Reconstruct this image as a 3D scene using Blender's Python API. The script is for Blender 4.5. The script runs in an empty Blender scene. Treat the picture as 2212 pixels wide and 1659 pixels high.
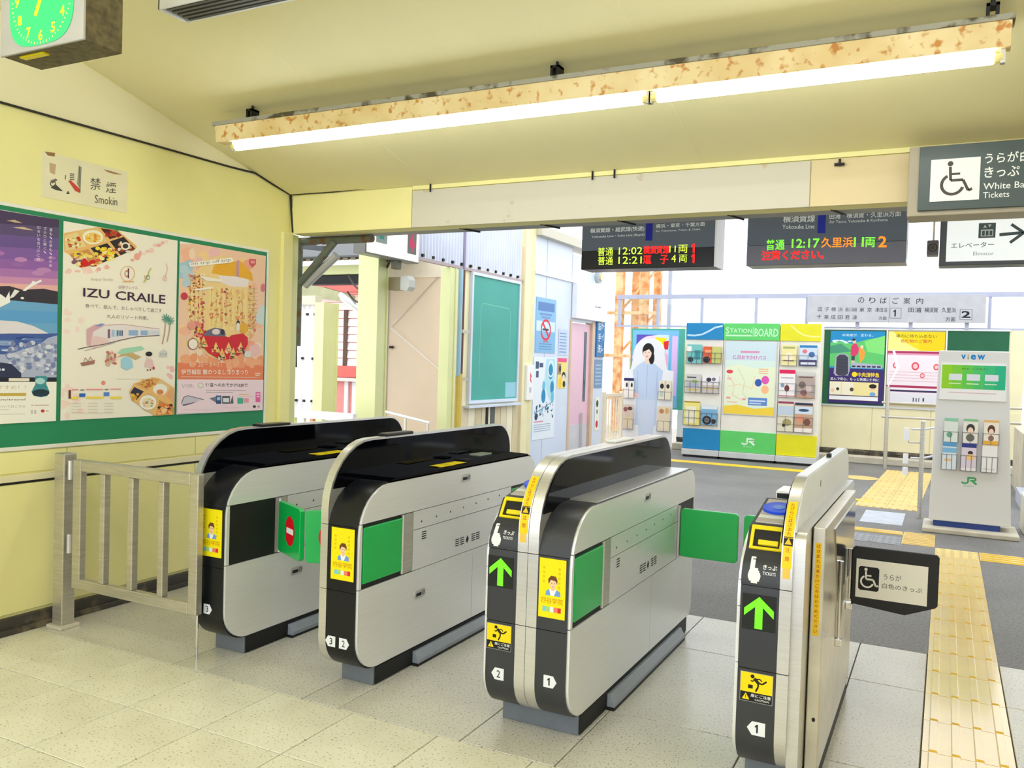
import bpy, bmesh, math, random
from mathutils import Vector, Matrix

scene = bpy.context.scene
COL = scene.collection

# ------------------------------------------------------------------ camera
cam_data = bpy.data.cameras.new('camera')
cam_data.sensor_width = 36.0
cam_data.lens = 29.895
cam_data.clip_start = 0.02
cam = bpy.data.objects.new('camera', cam_data)
COL.objects.link(cam)
RX = Vector((0.88988317, 0.45514501, 0.03083788))      # camera right in the world
RY = Vector((0.03995444, -0.01042132, -0.99914716))    # camera down
RZ = Vector((-0.45443547, 0.89035634, -0.02745882))    # camera forward
rot = Matrix((RX, -RY, -RZ)).transposed()
cam.matrix_world = Matrix.Translation((0, 0, 1.5)) @ rot.to_4x4()
scene.camera = cam

# ------------------------------------------------------------------ sky and exposure
world = bpy.data.worlds.new('overcast_sky')
scene.world = world
world.use_nodes = True
bgn = world.node_tree.nodes['Background']
bgn.inputs['Color'].default_value = (0.93, 0.965, 1.0, 1)
bgn.inputs['Strength'].default_value = 1.45
vs = scene.view_settings
vs.view_transform = 'Standard'
vs.look = 'None'
vs.exposure = 0.56
vs.gamma = 1.0
vs.use_curve_mapping = False
TUBE_STRENGTH = 16.0
scene.cycles.max_bounces = 7
scene.cycles.diffuse_bounces = 4
scene.cycles.glossy_bounces = 3
scene.cycles.transmission_bounces = 4
scene.cycles.transparent_max_bounces = 6
scene.cycles.use_light_tree = False
scene.cycles.caustics_reflective = False
scene.cycles.caustics_refractive = False

# ------------------------------------------------------------------ materials
def lin(c):
    out = []
    for v in c[:3]:
        v = v / 255.0
        out.append(v / 12.92 if v <= 0.04045 else ((v + 0.055) / 1.055) ** 2.4)
    return tuple(out)

MATS = {}
def mat(name, rgb, rough=0.5, metal=0.0, spec=0.5, var=0.06, vscale=6.0, bump=0.0, bscale=60.0,
        emit=0.0, coat=0.0, stretch=None, alpha=1.0, trans=0.0, rvar=0.0):
    if name in MATS:
        return MATS[name]
    m = bpy.data.materials.new(name)
    m.use_nodes = True
    nt = m.node_tree
    N, L = nt.nodes, nt.links
    b = N['Principled BSDF']
    base = lin(rgb)
    b.inputs['Roughness'].default_value = rough
    b.inputs['Metallic'].default_value = metal
    b.inputs['Specular IOR Level'].default_value = spec
    b.inputs['Coat Weight'].default_value = coat
    b.inputs['Coat Roughness'].default_value = 0.12
    b.inputs['Alpha'].default_value = alpha
    b.inputs['Transmission Weight'].default_value = trans
    tc = N.new('ShaderNodeTexCoord')
    mp = N.new('ShaderNodeMapping')
    if stretch:
        mp.inputs['Scale'].default_value = stretch
    L.new(tc.outputs['Object'], mp.inputs['Vector'])
    nz = N.new('ShaderNodeTexNoise')
    nz.inputs['Scale'].default_value = vscale
    nz.inputs['Detail'].default_value = 5.0
    L.new(mp.outputs['Vector'], nz.inputs['Vector'])
    rp = N.new('ShaderNodeValToRGB')
    rp.color_ramp.elements[0].position = 0.3
    rp.color_ramp.elements[1].position = 0.7
    rp.color_ramp.elements[0].color = (*[max(0, v * (1 - var)) for v in base], 1)
    rp.color_ramp.elements[1].color = (*[min(1, v * (1 + var)) for v in base], 1)
    L.new(nz.outputs['Fac'], rp.inputs['Fac'])
    L.new(rp.outputs['Color'], b.inputs['Base Color'])
    if rvar:
        mr = N.new('ShaderNodeMapRange')
        mr.inputs['To Min'].default_value = max(0.02, rough - rvar)
        mr.inputs['To Max'].default_value = rough + rvar
        L.new(nz.outputs['Fac'], mr.inputs['Value'])
        L.new(mr.outputs['Result'], b.inputs['Roughness'])
    if bump:
        n2 = N.new('ShaderNodeTexNoise')
        n2.inputs['Scale'].default_value = bscale
        n2.inputs['Detail'].default_value = 3.0
        L.new(mp.outputs['Vector'], n2.inputs['Vector'])
        bp = N.new('ShaderNodeBump')
        bp.inputs['Strength'].default_value = bump
        bp.inputs['Distance'].default_value = 0.01
        L.new(n2.outputs['Fac'], bp.inputs['Height'])
        L.new(bp.outputs['Normal'], b.inputs['Normal'])
    if emit:
        b.inputs['Emission Color'].default_value = (*base, 1)
        b.inputs['Emission Strength'].default_value = emit
    MATS[name] = m
    return m

def print_mat(name, emit=0.0, rough=0.45):
    """flat print: colour comes from the colours of the printed shapes"""
    m = bpy.data.materials.new(name)
    m.use_nodes = True
    N, L = m.node_tree.nodes, m.node_tree.links
    b = N['Principled BSDF']
    at = N.new('ShaderNodeAttribute')
    at.attribute_name = 'ink'
    L.new(at.outputs['Color'], b.inputs['Base Color'])
    b.inputs['Roughness'].default_value = rough
    b.inputs['Specular IOR Level'].default_value = 0.3
    if emit:
        L.new(at.outputs['Color'], b.inputs['Emission Color'])
        b.inputs['Emission Strength'].default_value = emit
    MATS[name] = m
    return m

INK = print_mat('printed_ink')
LED = print_mat('lit_diodes', emit=1.0)
LED.cycles.emission_sampling = 'NONE'   # too faint to light the hall by themselves
GLOSSY_INK = print_mat('printed_ink_gloss', rough=0.2)

def spots_mat(name, rgb, spot, scale, lo, hi, rough=0.5, metal=0.0, spec=0.5, second=None, scale2=80.0):
    """paint or stone with specks / rust spots of their own shape"""
    m = bpy.data.materials.new(name)
    m.use_nodes = True
    N, L = m.node_tree.nodes, m.node_tree.links
    b = N['Principled BSDF']
    b.inputs['Roughness'].default_value = rough
    b.inputs['Metallic'].default_value = metal
    b.inputs['Specular IOR Level'].default_value = spec
    tc = N.new('ShaderNodeTexCoord')
    nz = N.new('ShaderNodeTexNoise')
    nz.inputs['Scale'].default_value = scale
    nz.inputs['Detail'].default_value = 4.0
    L.new(tc.outputs['Object'], nz.inputs['Vector'])
    rp = N.new('ShaderNodeValToRGB')
    rp.color_ramp.elements[0].position = lo
    rp.color_ramp.elements[1].position = hi
    rp.color_ramp.elements[0].color = (*lin(rgb), 1)
    rp.color_ramp.elements[1].color = (*lin(spot), 1)
    L.new(nz.outputs['Fac'], rp.inputs['Fac'])
    out = rp.outputs['Color']
    if second:
        n2 = N.new('ShaderNodeTexNoise')
        n2.inputs['Scale'].default_value = scale2
        n2.inputs['Detail'].default_value = 2.0
        L.new(tc.outputs['Object'], n2.inputs['Vector'])
        r2 = N.new('ShaderNodeValToRGB')
        r2.color_ramp.elements[0].position = 0.35
        r2.color_ramp.elements[1].position = 0.65
        r2.color_ramp.elements[0].color = (*second[0], 1)
        r2.color_ramp.elements[1].color = (*second[1], 1)
        mx = N.new('ShaderNodeMix')
        mx.data_type = 'RGBA'
        mx.blend_type = 'MULTIPLY'
        mx.inputs['Factor'].default_value = 1.0
        L.new(n2.outputs['Fac'], r2.inputs['Fac'])
        L.new(out, mx.inputs[6])
        L.new(r2.outputs['Color'], mx.inputs[7])
        out = mx.outputs[2]
    L.new(out, b.inputs['Base Color'])
    MATS[name] = m
    return m

WALL = mat('yellow_wall_paint', (245, 238, 166), 0.55, var=0.05, vscale=1.6)
UPPER = mat('beige_wall_paint', (246, 239, 200), 0.6, var=0.03, vscale=1.2)
CEIL = mat('cream_ceiling_paint', (238, 230, 178), 0.6, var=0.04, vscale=0.9)
CREAM = mat('cream_panel_paint', (240, 231, 190), 0.5, var=0.06, vscale=2.0)
OFFWHITE = spots_mat('worn_white_paint', (208, 203, 186), (176, 146, 92), 9.0, 0.66, 0.78, 0.5)
CREAMBOARD = spots_mat('worn_cream_paint', (222, 204, 158), (170, 140, 90), 10.0, 0.68, 0.8, 0.5)
PALEGREEN = mat('pale_green_paint', (226, 230, 172), 0.45, var=0.05, vscale=2.0)
STEEL = mat('brushed_steel', (216, 215, 213), 0.31, 0.72, var=0.05, vscale=7, stretch=(1, 1, 26), rvar=0.05)
STEELSIDE = mat('brushed_steel_panel', (240, 240, 240), 0.36, 0.40, var=0.022, vscale=5, stretch=(1, 1, 30), rvar=0.04)
OLDSTEEL = mat('dull_steel', (202, 197, 186), 0.34, 0.68, var=0.1, vscale=9, stretch=(1, 1, 12), rvar=0.06)
CHROME = mat('chrome', (225, 225, 228), 0.12, 1.0, var=0.02)
DARKPLASTIC = mat('charcoal_plastic', (50, 52, 58), 0.36, var=0.05, vscale=8)
BLACKPLASTIC = mat('blue_black_plastic', (17, 19, 25), 0.3, var=0.05, vscale=8, spec=0.35)
BLACKGLASS = mat('black_gloss_panel', (4, 5, 9), 0.05, var=0.03, spec=0.1)
BLACK = mat('matt_black', (16, 16, 17), 0.6, var=0.05)
DARKBASE = mat('slate_base_rubber', (112, 119, 128), 0.5, var=0.08, vscale=12)
KICK = mat('grey_kick_bar', (150, 158, 168), 0.4, var=0.06, vscale=12)
GREENFLAP = mat('green_flap_plastic', (10, 186, 84), 0.3, var=0.03, coat=0.3)
YELLOW = mat('yellow_plastic', (246, 224, 8), 0.35, var=0.03)
BLUE = mat('blue_reader_plastic', (24, 84, 248), 0.35, var=0.08, vscale=20)
WHITE = mat('white_plastic', (244, 244, 244), 0.4, var=0.02)
WHITEPAINT = mat('white_metal_paint', (240, 242, 246), 0.4, var=0.03)
PAPER = mat('white_paper', (248, 246, 240), 0.55, var=0.01)
GREENBOARD = mat('green_board_felt', (34, 138, 92), 0.7, var=0.06, vscale=2.0)
TEALBOARD = mat('teal_board_felt', (72, 168, 156), 0.6, var=0.07, vscale=1.6)
ALU = mat('aluminium_frame', (214, 216, 220), 0.35, 0.7, var=0.04)
WHITEFRAME = mat('white_frame', (240, 238, 226), 0.4, var=0.03)
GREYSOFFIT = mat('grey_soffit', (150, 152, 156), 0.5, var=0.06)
RUSTPAINT = spots_mat('rusty_cream_enamel', (250, 230, 178), (214, 146, 58), 24.0, 0.545, 0.66, 0.5,
                      second=((0.86, 0.78, 0.62), (1, 1, 1)), scale2=5.0)
TOPDUST = spots_mat('dusty_metal', (168, 166, 152), (84, 76, 52), 11.0, 0.5, 0.62, 0.7)
TUBE = mat('lit_tube', (238, 246, 255), 0.3, emit=TUBE_STRENGTH, var=0.0)
TUBECAP = mat('tube_cap', (240, 226, 150), 0.4, var=0.03)
TERRAZZO = spots_mat('beige_terrazzo', (242, 238, 220), (162, 156, 136), 95.0, 0.60, 0.68, 0.42,
                     second=((0.90, 0.89, 0.86), (1, 1, 1)), scale2=3.0)
GRANITE = spots_mat('grey_granite', (220, 216, 204), (130, 126, 118), 110.0, 0.58, 0.68, 0.24,
                    second=((0.9, 0.9, 0.9), (1, 1, 1)), scale2=2.2)
JOINT = mat('floor_joint', (112, 106, 92), 0.8, var=0.15, vscale=14)
ASPHALT = spots_mat('grey_asphalt', (132, 130, 128), (88, 86, 84), 60.0, 0.45, 0.75, 0.6,
                    second=((0.78, 0.78, 0.79), (1, 1, 1)), scale2=1.3)
TACTILE = mat('yellow_tactile', (250, 210, 84), 0.25, var=0.10, vscale=3.0, spec=0.7, coat=1.0)
TACTILEPALE = mat('pale_tactile', (226, 196, 124), 0.4, var=0.10, vscale=3.0)
YELLOWLINE = mat('yellow_line', (244, 200, 36), 0.5, var=0.08)
BASEDARK = spots_mat('dirty_baseboard', (66, 62, 56), (128, 116, 92), 7.0, 0.5, 0.7, 0.6)
CONCRETE = mat('concrete', (206, 198, 178), 0.7, var=0.12, vscale=6, bump=0.1)
GREYPIPE = spots_mat('weathered_pipe', (104, 112, 98), (112, 84, 50), 14.0, 0.48, 0.62, 0.6)
RUST = spots_mat('rusty_steel', (240, 200, 150), (206, 132, 74), 5.0, 0.42, 0.66, 0.7)
CABLE = mat('black_cable', (34, 30, 24), 0.6, var=0.1)
BLUEWHITE = mat('bluish_white_panel', (214, 224, 242), 0.3, var=0.04, vscale=1.5)

# ------------------------------------------------------------------ mesh helpers
class MB:
    def __init__(s):
        s.v, s.f, s.m, s.mats = [], [], [], []
    def mi(s, m):
        if m not in s.mats:
            s.mats.append(m)
        return s.mats.index(m)
    def add(s, vs_, fs, m):
        o = len(s.v)
        s.v += [tuple(p) for p in vs_]
        k = s.mi(m)
        for f in fs:
            s.f.append([i + o for i in f])
            s.m.append(k)
        return s
    def box(s, x0, x1, y0, y1, z0, z1, m):
        return s.add([(x0, y0, z0), (x1, y0, z0), (x1, y1, z0), (x0, y1, z0),
                      (x0, y0, z1), (x1, y0, z1), (x1, y1, z1), (x0, y1, z1)],
                     [(0, 3, 2, 1), (4, 5, 6, 7), (0, 1, 5, 4), (1, 2, 6, 5), (2, 3, 7, 6), (3, 0, 4, 7)], m)
    def prism(s, poly, axis, a0, a1, m):
        n = len(poly)
        def P(p, a):
            if axis == 'X':
                return (a, p[0], p[1])
            if axis == 'Y':
                return (p[0], a, p[1])
            return (p[0], p[1], a)
        vs_ = [P(p, a0) for p in poly] + [P(p, a1) for p in poly]
        fs = [list(range(n))[::-1], list(range(n, 2 * n))]
        for i in range(n):
            j = (i + 1) % n
            fs.append((i, j, n + j, n + i))
        return s.add(vs_, fs, m)
    def tube(s, pts, r, m, n=8):
        pts = [Vector(p) for p in pts]
        vs_, fs = [], []
        up = None
        for i, p in enumerate(pts):
            d = (pts[min(i + 1, len(pts) - 1)] - pts[max(i - 1, 0)]).normalized()
            if up is None:
                up = Vector((0, 0, 1)) if abs(d.z) < 0.9 else Vector((1, 0, 0))
            a = d.cross(up)
            if a.length < 1e-5:
                a = d.cross(Vector((0.3, 1, 0.2)))
            a.normalize()
            b = a.cross(d).normalized()
            up = b
            for k in range(n):
                t = 2 * math.pi * (k + 0.5) / n
                vs_.append(p + (a * math.cos(t) + b * math.sin(t)) * r)
        for i in range(len(pts) - 1):
            for k in range(n):
                k2 = (k + 1) % n
                fs.append((i * n + k, i * n + k2, (i + 1) * n + k2, (i + 1) * n + k))
        fs.append(list(range(n))[::-1])
        q = (len(pts) - 1) * n
        fs.append([q + k for k in range(n)])
        return s.add(vs_, fs, m)
    def ring(s, c, r0, r1, z0, z1, m, n=28):
        """flat washer lying level, centre c"""
        vs_, fs = [], []
        for k in range(n):
            t = 2 * math.pi * k / n
            for r, z in ((r0, z0), (r1, z0), (r1, z1), (r0, z1)):
                vs_.append((c[0] + r * math.cos(t), c[1] + r * math.sin(t), z))
        for k in range(n):
            j = (k + 1) % n
            for e in range(4):
                g = (e + 1) % 4
                fs.append((k * 4 + e, j * 4 + e, j * 4 + g, k * 4 + g))
        return s.add(vs_, fs, m)
    def xform(s, M):
        s.v = [tuple(M @ Vector(p)) for p in s.v]
        return s
    def build(s, name, parent=None, smooth=False, bevel=0.0, origin=None, angle=35):
        org = Vector(origin) if origin is not None else (Vector(parent['_o']) if parent is not None and '_o' in parent else Vector((0, 0, 0)))
        me = bpy.data.meshes.new(name)
        me.from_pydata([tuple(Vector(p) - org) for p in s.v], [], s.f)
        for m in s.mats:
            me.materials.append(m)
        me.polygons.foreach_set('material_index', s.m)
        bm = bmesh.new()
        bm.from_mesh(me)
        bmesh.ops.recalc_face_normals(bm, faces=bm.faces)
        bm.to_mesh(me)
        bm.free()
        if smooth:
            me.shade_smooth()
            me.set_sharp_from_angle(angle=math.radians(angle))
        o = bpy.data.objects.new(name, me)
        COL.objects.link(o)
        if parent is not None:
            o.parent = parent
            o['_o'] = tuple(org)
        else:
            o.location = org
            o['_o'] = tuple(org)
        if bevel:
            bv = o.modifiers.new('edge', 'BEVEL')
            bv.width = bevel
            bv.segments = 2
            bv.limit_method = 'ANGLE'
            bv.angle_limit = math.radians(40)
        return o

def thing(name, label, cat, loc, group=None):
    o = bpy.data.objects.new(name, None)
    COL.objects.link(o)
    o.empty_display_size = 0.1
    o.location = loc
    o['_o'] = tuple(loc)
    o['label'] = label
    o['category'] = cat
    if group:
        o['group'] = group
    return o

def tag(o, label, cat, group=None):
    o['label'] = label
    o['category'] = cat
    if group:
        o['group'] = group
    return o

def struct(o, label=None, cat=None):
    o['kind'] = 'structure'
    if label:
        o['label'] = label
    if cat:
        o['category'] = cat
    return o

def rrect(y0, y1, z0, z1, fb, ft, rt, rb, n=8):
    """rounded side outline: front-bottom, front-top, rear-top, rear-bottom radii"""
    pts = []
    for cy, cz, r, a0 in ((y0 + fb, z0 + fb, fb, 270), (y0 + ft, z1 - ft, ft, 180), (y1 - rt, z1 - rt, rt, 90), (y1 - rb, z0 + rb, rb, 0)):
        for k in range(n + 1):
            t = math.radians(a0 - 90 * k / n)
            pts.append((cy + r * math.cos(t), cz + r * math.sin(t)))
    return pts

def clip(poly, ymin=-99, ymax=99, zmin=-99, zmax=99):
    def half(ps, ax, val, keep_less):
        out = []
        for i in range(len(ps)):
            a, b = ps[i], ps[(i + 1) % len(ps)]
            ia = (a[ax] <= val) if keep_less else (a[ax] >= val)
            ib = (b[ax] <= val) if keep_less else (b[ax] >= val)
            if ia:
                out.append(a)
            if ia != ib:
                t = (val - a[ax]) / (b[ax] - a[ax])
                out.append((a[0] + t * (b[0] - a[0]), a[1] + t * (b[1] - a[1])))
        return out
    poly = half(poly, 0, ymin, False)
    poly = half(poly, 0, ymax, True)
    poly = half(poly, 1, zmin, False)
    return half(poly, 1, zmax, True)

# ------------------------------------------------------------------ flat print
_TXT = {}
def text_mesh(s, bold):
    k = (s, bold)
    if k not in _TXT:
        c = bpy.data.curves.new('t', 'FONT')
        c.body = s
        c.resolution_u = 2
        c.offset = bold
        o = bpy.data.objects.new('t', c)
        me = o.to_mesh()
        vs_ = [(v.co.x, v.co.y) for v in me.vertices]
        fs = [tuple(p.vertices) for p in me.polygons]
        o.to_mesh_clear()
        bpy.data.objects.remove(o)
        bpy.data.curves.remove(c)
        _TXT[k] = (vs_, fs)
    return _TXT[k]

def frame(o, u, v):
    o, u, v = Vector(o), Vector(u).normalized(), Vector(v).normalized()
    n = u.cross(v)
    return lambda a, b, h: o + u * a + v * b + n * h

def front(x, y, z):     # faces the viewer (-Y); u = +X, v = +Z
    return frame((x, y, z), (1, 0, 0), (0, 0, 1))

def right(x, y, z):     # faces +X; u = +Y, v = +Z
    return frame((x, y, z), (0, 1, 0), (0, 0, 1))

def path_frame(x, pts):
    """follows an outline (y, z) upwards; u = +X, v = length along it, h outward (towards the viewer)"""
    seg = []
    acc = 0
    for a, b in zip(pts, pts[1:]):
        l = math.hypot(b[0] - a[0], b[1] - a[1])
        seg.append((acc, l, a, b))
        acc += l
    def fn(u, v, h):
        for s0, l, a, b in seg:
            if v <= s0 + l or (s0, l, a, b) == seg[-1]:
                t = (v - s0) / l
                dy, dz = (b[0] - a[0]) / l, (b[1] - a[1]) / l
                return Vector((x + u, a[0] + dy * l * t - dz * h, a[1] + dz * l * t + dy * h))
    return fn

class Print:
    def __init__(s, fr, pre=None, h0=0.0006, dh=0.000025):
        s.fr, s.pre, s.h, s.dh = fr, pre, h0, dh
        s.v, s.f, s.c = [], [], []
    def _add(s, vs_, fs, col):
        o = len(s.v)
        c = (*lin(col), 1.0)
        for p in vs_:
            q = s.pre(*p) if s.pre else p
            s.v.append(tuple(s.fr(q[0], q[1], s.h)))
            s.c.append(c)
        s.f += [[i + o for i in f] for f in fs]
        s.h += s.dh
        return s
    def poly(s, pts, col):
        return s._add(pts, [list(range(len(pts)))], col)
    def rect(s, x0, y0, x1, y1, col, nx=1, ny=1):
        vs_, fs = [], []
        for j in range(ny + 1):
            for i in range(nx + 1):
                vs_.append((x0 + (x1 - x0) * i / nx, y0 + (y1 - y0) * j / ny))
        for j in range(ny):
            for i in range(nx):
                a = j * (nx + 1) + i
                fs.append((a, a + 1, a + nx + 2, a + nx + 1))
        return s._add(vs_, fs, col)
    def rects(s, rs, col):
        vs_, fs = [], []
        for x0, y0, x1, y1 in rs:
            k = len(vs_)
            vs_ += [(x0, y0), (x1, y0), (x1, y1), (x0, y1)]
            fs.append((k, k + 1, k + 2, k + 3))
        return s._add(vs_, fs, col)
    def ell(s, x, y, rx, ry, col, n=20, a0=0.0, a1=360.0):
        return s.poly([(x + rx * math.cos(math.radians(a0 + (a1 - a0) * k / n)), y + ry * math.sin(math.radians(a0 + (a1 - a0) * k / n)))
                       for k in range(n + (0 if a1 - a0 >= 360 else 1))], col)
    def ells(s, items, n=8):
        """many small dabs [(x, y, rx, ry, colour)] on one level"""
        h = s.h
        for x, y, rx, ry, col in items:
            s.ell(x, y, rx, ry, col, n)
            s.h += 0.000005 - s.dh
        s.h += s.dh
        return s
    def ring(s, x, y, rx, ry, t, col, n=28, a0=0.0, a1=360.0):
        vs_, fs = [], []
        for k in range(n + 1):
            a = math.radians(a0 + (a1 - a0) * k / n)
            vs_ += [(x + rx * math.cos(a), y + ry * math.sin(a)), (x + rx * (1 - t) * math.cos(a), y + ry * (1 - t) * math.sin(a))]
        for k in range(n):
            fs.append((2 * k, 2 * k + 2, 2 * k + 3, 2 * k + 1))
        return s._add(vs_, fs, col)
    def line(s, pts, w, col):
        vs_, fs = [], []
        for a, b in zip(pts, pts[1:]):
            dx, dy = b[0] - a[0], b[1] - a[1]
            l = math.hypot(dx, dy) or 1
            nx, ny = -dy / l * w / 2, dx / l * w / 2
            k = len(vs_)
            vs_ += [(a[0] + nx, a[1] + ny), (b[0] + nx, b[1] + ny), (b[0] - nx, b[1] - ny), (a[0] - nx, a[1] - ny)]
            fs.append((k, k + 1, k + 2, k + 3))
        return s._add(vs_, fs, col)
    def text(s, t, x0, y0, x1, y1, col, bold=0.0, slope=0.0):
        """text fitted into the box; (x0, y0) bottom left, (x1, y1) top right; slope tilts the baseline"""
        vs_, fs = text_mesh(t, bold)
        if not vs_:
            return s
        if t == '1':      # a plain numeral: stem and flag
            c, h = (x0 + x1) / 2, y1 - y0
            w = math.copysign(abs(h), x1 - x0)
            a = 0.10 * w
            return s.poly([(c - a, y0), (c + a, y0), (c + a, y1), (c - a * 0.4, y1), (c - 2.6 * a, y0 + 0.78 * h), (c - 2.6 * a, y0 + 0.60 * h), (c - a, y0 + 0.70 * h)], col)
        xa, xb = min(p[0] for p in vs_), max(p[0] for p in vs_)
        ya, yb = min(p[1] for p in vs_), max(p[1] for p in vs_)
        out = []
        for p in vs_:
            a = (p[0] - xa) / max(1e-6, xb - xa)
            b = (p[1] - ya) / max(1e-6, yb - ya)
            out.append((x0 + a * (x1 - x0), y0 + b * (y1 - y0) + slope * a * (x1 - x0)))
        return s._add(out, fs, col)
    def vtext(s, t, x, ytop, size, step, col, bold=0.0):
        for i, ch in enumerate(t):
            if ch != ' ':
                y = ytop + (step * i)
                s.text(ch, x - size / 2, y + (size if step > 0 else -size), x + size / 2, y, col, bold)
                s.h -= s.dh
        s.h += s.dh
        return s
    def build(s, name, parent=None, m=None, origin=None):
        org = Vector(origin) if origin is not None else (Vector(parent['_o']) if parent is not None else Vector((0, 0, 0)))
        me = bpy.data.meshes.new(name)
        me.from_pydata([tuple(Vector(p) - org) for p in s.v], [], s.f)
        me.materials.append(m or INK)
        at = me.attributes.new('ink', 'FLOAT_COLOR', 'POINT')
        flat = [x for c in s.c for x in c]
        at.data.foreach_set('color', flat)
        o = bpy.data.objects.new(name, me)
        COL.objects.link(o)
        o['_o'] = tuple(org)
        if parent is not None:
            o.parent = parent
        else:
            o.location = org
        return o

rnd = random.Random(7)
# ================================================================== the room
def zc(y):                 # sloping ceiling of the hall
    return 2.645 + 0.25 * (4.795 - y)

# ---- floor
fl = MB().box(-4.45, 3.2, -1.5, 5.05, -0.12, -0.009, JOINT).build('floor')
struct(fl)
def slab(x0, x1, y0, y1, m, parent, name='floor_tile', z=0.0):
    g = 0.0025
    me_key = (round(x1 - x0, 3), round(y1 - y0, 3), m.name)
    if me_key not in SLABS:
        w, d = (x1 - x0) / 2 - g, (y1 - y0) / 2 - g
        mb = MB()
        b = 0.002
        mb.add([(-w, -d, -0.01), (w, -d, -0.01), (w, d, -0.01), (-w, d, -0.01),
                (-w, -d, -b), (w, -d, -b), (w, d, -b), (-w, d, -b),
                (-w + b, -d + b, 0), (w - b, -d + b, 0), (w - b, d - b, 0), (-w + b, d - b, 0)],
               [(0, 3, 2, 1), (0, 1, 5, 4), (1, 2, 6, 5), (2, 3, 7, 6), (3, 0, 4, 7),
                (4, 5, 9, 8), (5, 6, 10, 9), (6, 7, 11, 10), (7, 4, 8, 11), (8, 9, 10, 11)], m)
        o = mb.build(name, parent)
        SLABS[me_key] = o.data
    else:
        o = bpy.data.objects.new(name, SLABS[me_key])
        COL.objects.link(o)
        o.parent = parent
    o.location = ((x0 + x1) / 2, (y0 + y1) / 2, z)
    return o
SLABS = {}
ys = [2.865 - 0.435 * k for k in range(0, 5)]
for j in range(4):
    for i in range(13):
        x0 = -4.3 + (0.0355 if i == 0 else 0)
        x0 = -4.265 + 0.42 * i
        slab(x0, x0 + 0.42, ys[j + 1], ys[j], TERRAZZO, fl)
xs = [-4.3, -3.24, -3.04, -2.445, -2.25, -1.647, -1.24, -0.655, -0.365, -0.032]
rows = [2.865, 3.457, 4.437, 5.05]
for a, b in zip(xs, xs[1:]):
    for c_, d_ in zip(rows, rows[1:]):
        slab(a, b, c_, d_, GRANITE, fl)
for a, b in ((0.30, 0.95), (0.95, 1.6), (1.6, 2.25), (2.25, 2.9)):
    for c_, d_ in zip(rows, rows[1:]):
        slab(a, b, c_, d_, GRANITE, fl)
far = MB().box(-5.1, 4.5, 5.052, 15.4, -0.12, -0.001, ASPHALT).build('floor')
struct(far)

# ---- left wall
W = -4.3
mb = MB().prism([(-1.5, 0), (4.80, 0), (4.80, zc(4.80)), (-1.5, zc(-1.5))], 'X', W - 0.15, W, WALL)
wl = struct(mb.build('wall_left'))
MB().prism([(-1.5, 2.72), (4.46, 2.72), (-1.5, zc(-1.5))], 'X', W, W + 0.003, UPPER).build('upper_panel', wl)
# wainscot panels under the poster board, each its own board
y = -1.2
edges = [-1.2, -0.3, 0.6, 1.5, 2.28, 3.05, 3.95, 4.68]
for a, b in zip(edges, edges[1:]):
    MB().box(W, W + 0.008, a + 0.003, b - 0.003, 0.10, 0.775, WALL).build('wall_panel', wl, bevel=0.002)
    MB().box(W, W + 0.008, a + 0.003, b - 0.003, 0.835, 0.945, WALL).build('wall_panel', wl, bevel=0.002)
MB().box(W, W + 0.016, -1.2, 4.68, 0.79, 0.825, CREAM).build('wall_rail', wl, bevel=0.003)
MB().box(W, W + 0.006, -1.2, 4.68, 0.777, 0.789, BLACK).build('rail_gap', wl)
bb = MB().box(W, W + 0.028, -1.2, 4.7, 0.0, 0.085, BASEDARK).box(W, W + 0.05, -1.2, 4.7, 0.0, 0.03, BASEDARK)
struct(bb.build('baseboard_left', bevel=0.004))
# end post of the wall, under the beam
tp = MB().box(W - 0.12, W + 0.028, 4.70, 4.80, 0, 2.376, WALL).box(W - 0.12, W - 0.01, 4.80, 4.90, 0, 2.376, PALEGREEN)
struct(tp.build('trim_1', bevel=0.004))

# ---- unseen right wall of the hall, added to darken the gates' reflections
wrr = struct(MB().prism([(-1.5, 0), (4.80, 0), (4.80, zc(4.80)), (-1.5, zc(-1.5))], 'X', 2.95, 3.1, CREAM).build('wall_right_unseen'))
MB().box(2.93, 2.95, -1.2, 4.7, 0.79, 0.83, WALL).build('wall_rail', wrr)
struct(MB().box(2.92, 2.95, -1.2, 4.7, 0.0, 0.09, BASEDARK).build('baseboard_right'))

struct(MB().box(3.6, 3.75, 4.95, 9.2, 0.0, 2.93, CREAM).build('wall_right_unseen'))  # unseen concourse wall, added to darken what the fin glass and steel reflect

# ---- beam over the gates
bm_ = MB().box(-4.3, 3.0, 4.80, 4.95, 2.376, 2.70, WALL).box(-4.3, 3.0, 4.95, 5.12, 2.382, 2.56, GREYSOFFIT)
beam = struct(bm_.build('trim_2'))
MB().box(-4.29, -3.242, 4.788, 4.80, 2.372, 2.645, WALL).build('beam_board', beam, bevel=0.002)
MB().box(-3.238, -0.692, 4.789, 4.80, 2.372, 2.618, OFFWHITE).build('beam_board', beam, bevel=0.002)
MB().box(-0.688, 3.0, 4.789, 4.80, 2.372, 2.618, CREAMBOARD).build('beam_board', beam, bevel=0.002)
MB().box(-3.238, 3.0, 4.785, 4.80, 2.622, 2.65, WALL).build('beam_batten', beam, bevel=0.002)
for x in (-2.95, -2.35, -1.83, -1.16, -0.6):
    MB().prism([(x, 4.93), (x + 0.007, 4.93), (x + 0.057, 5.12), (x + 0.05, 5.12)], 'Z', 2.372, 2.382, BLACK).build('strap', beam)
for x in (-3.09, -1.94, -1.80):
    MB().tube([(x, 4.782, 2.675), (x, 4.777, 2.65), (x, 4.777, 2.60)], 0.006, BLACK, 6).build('hook', beam)
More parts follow.
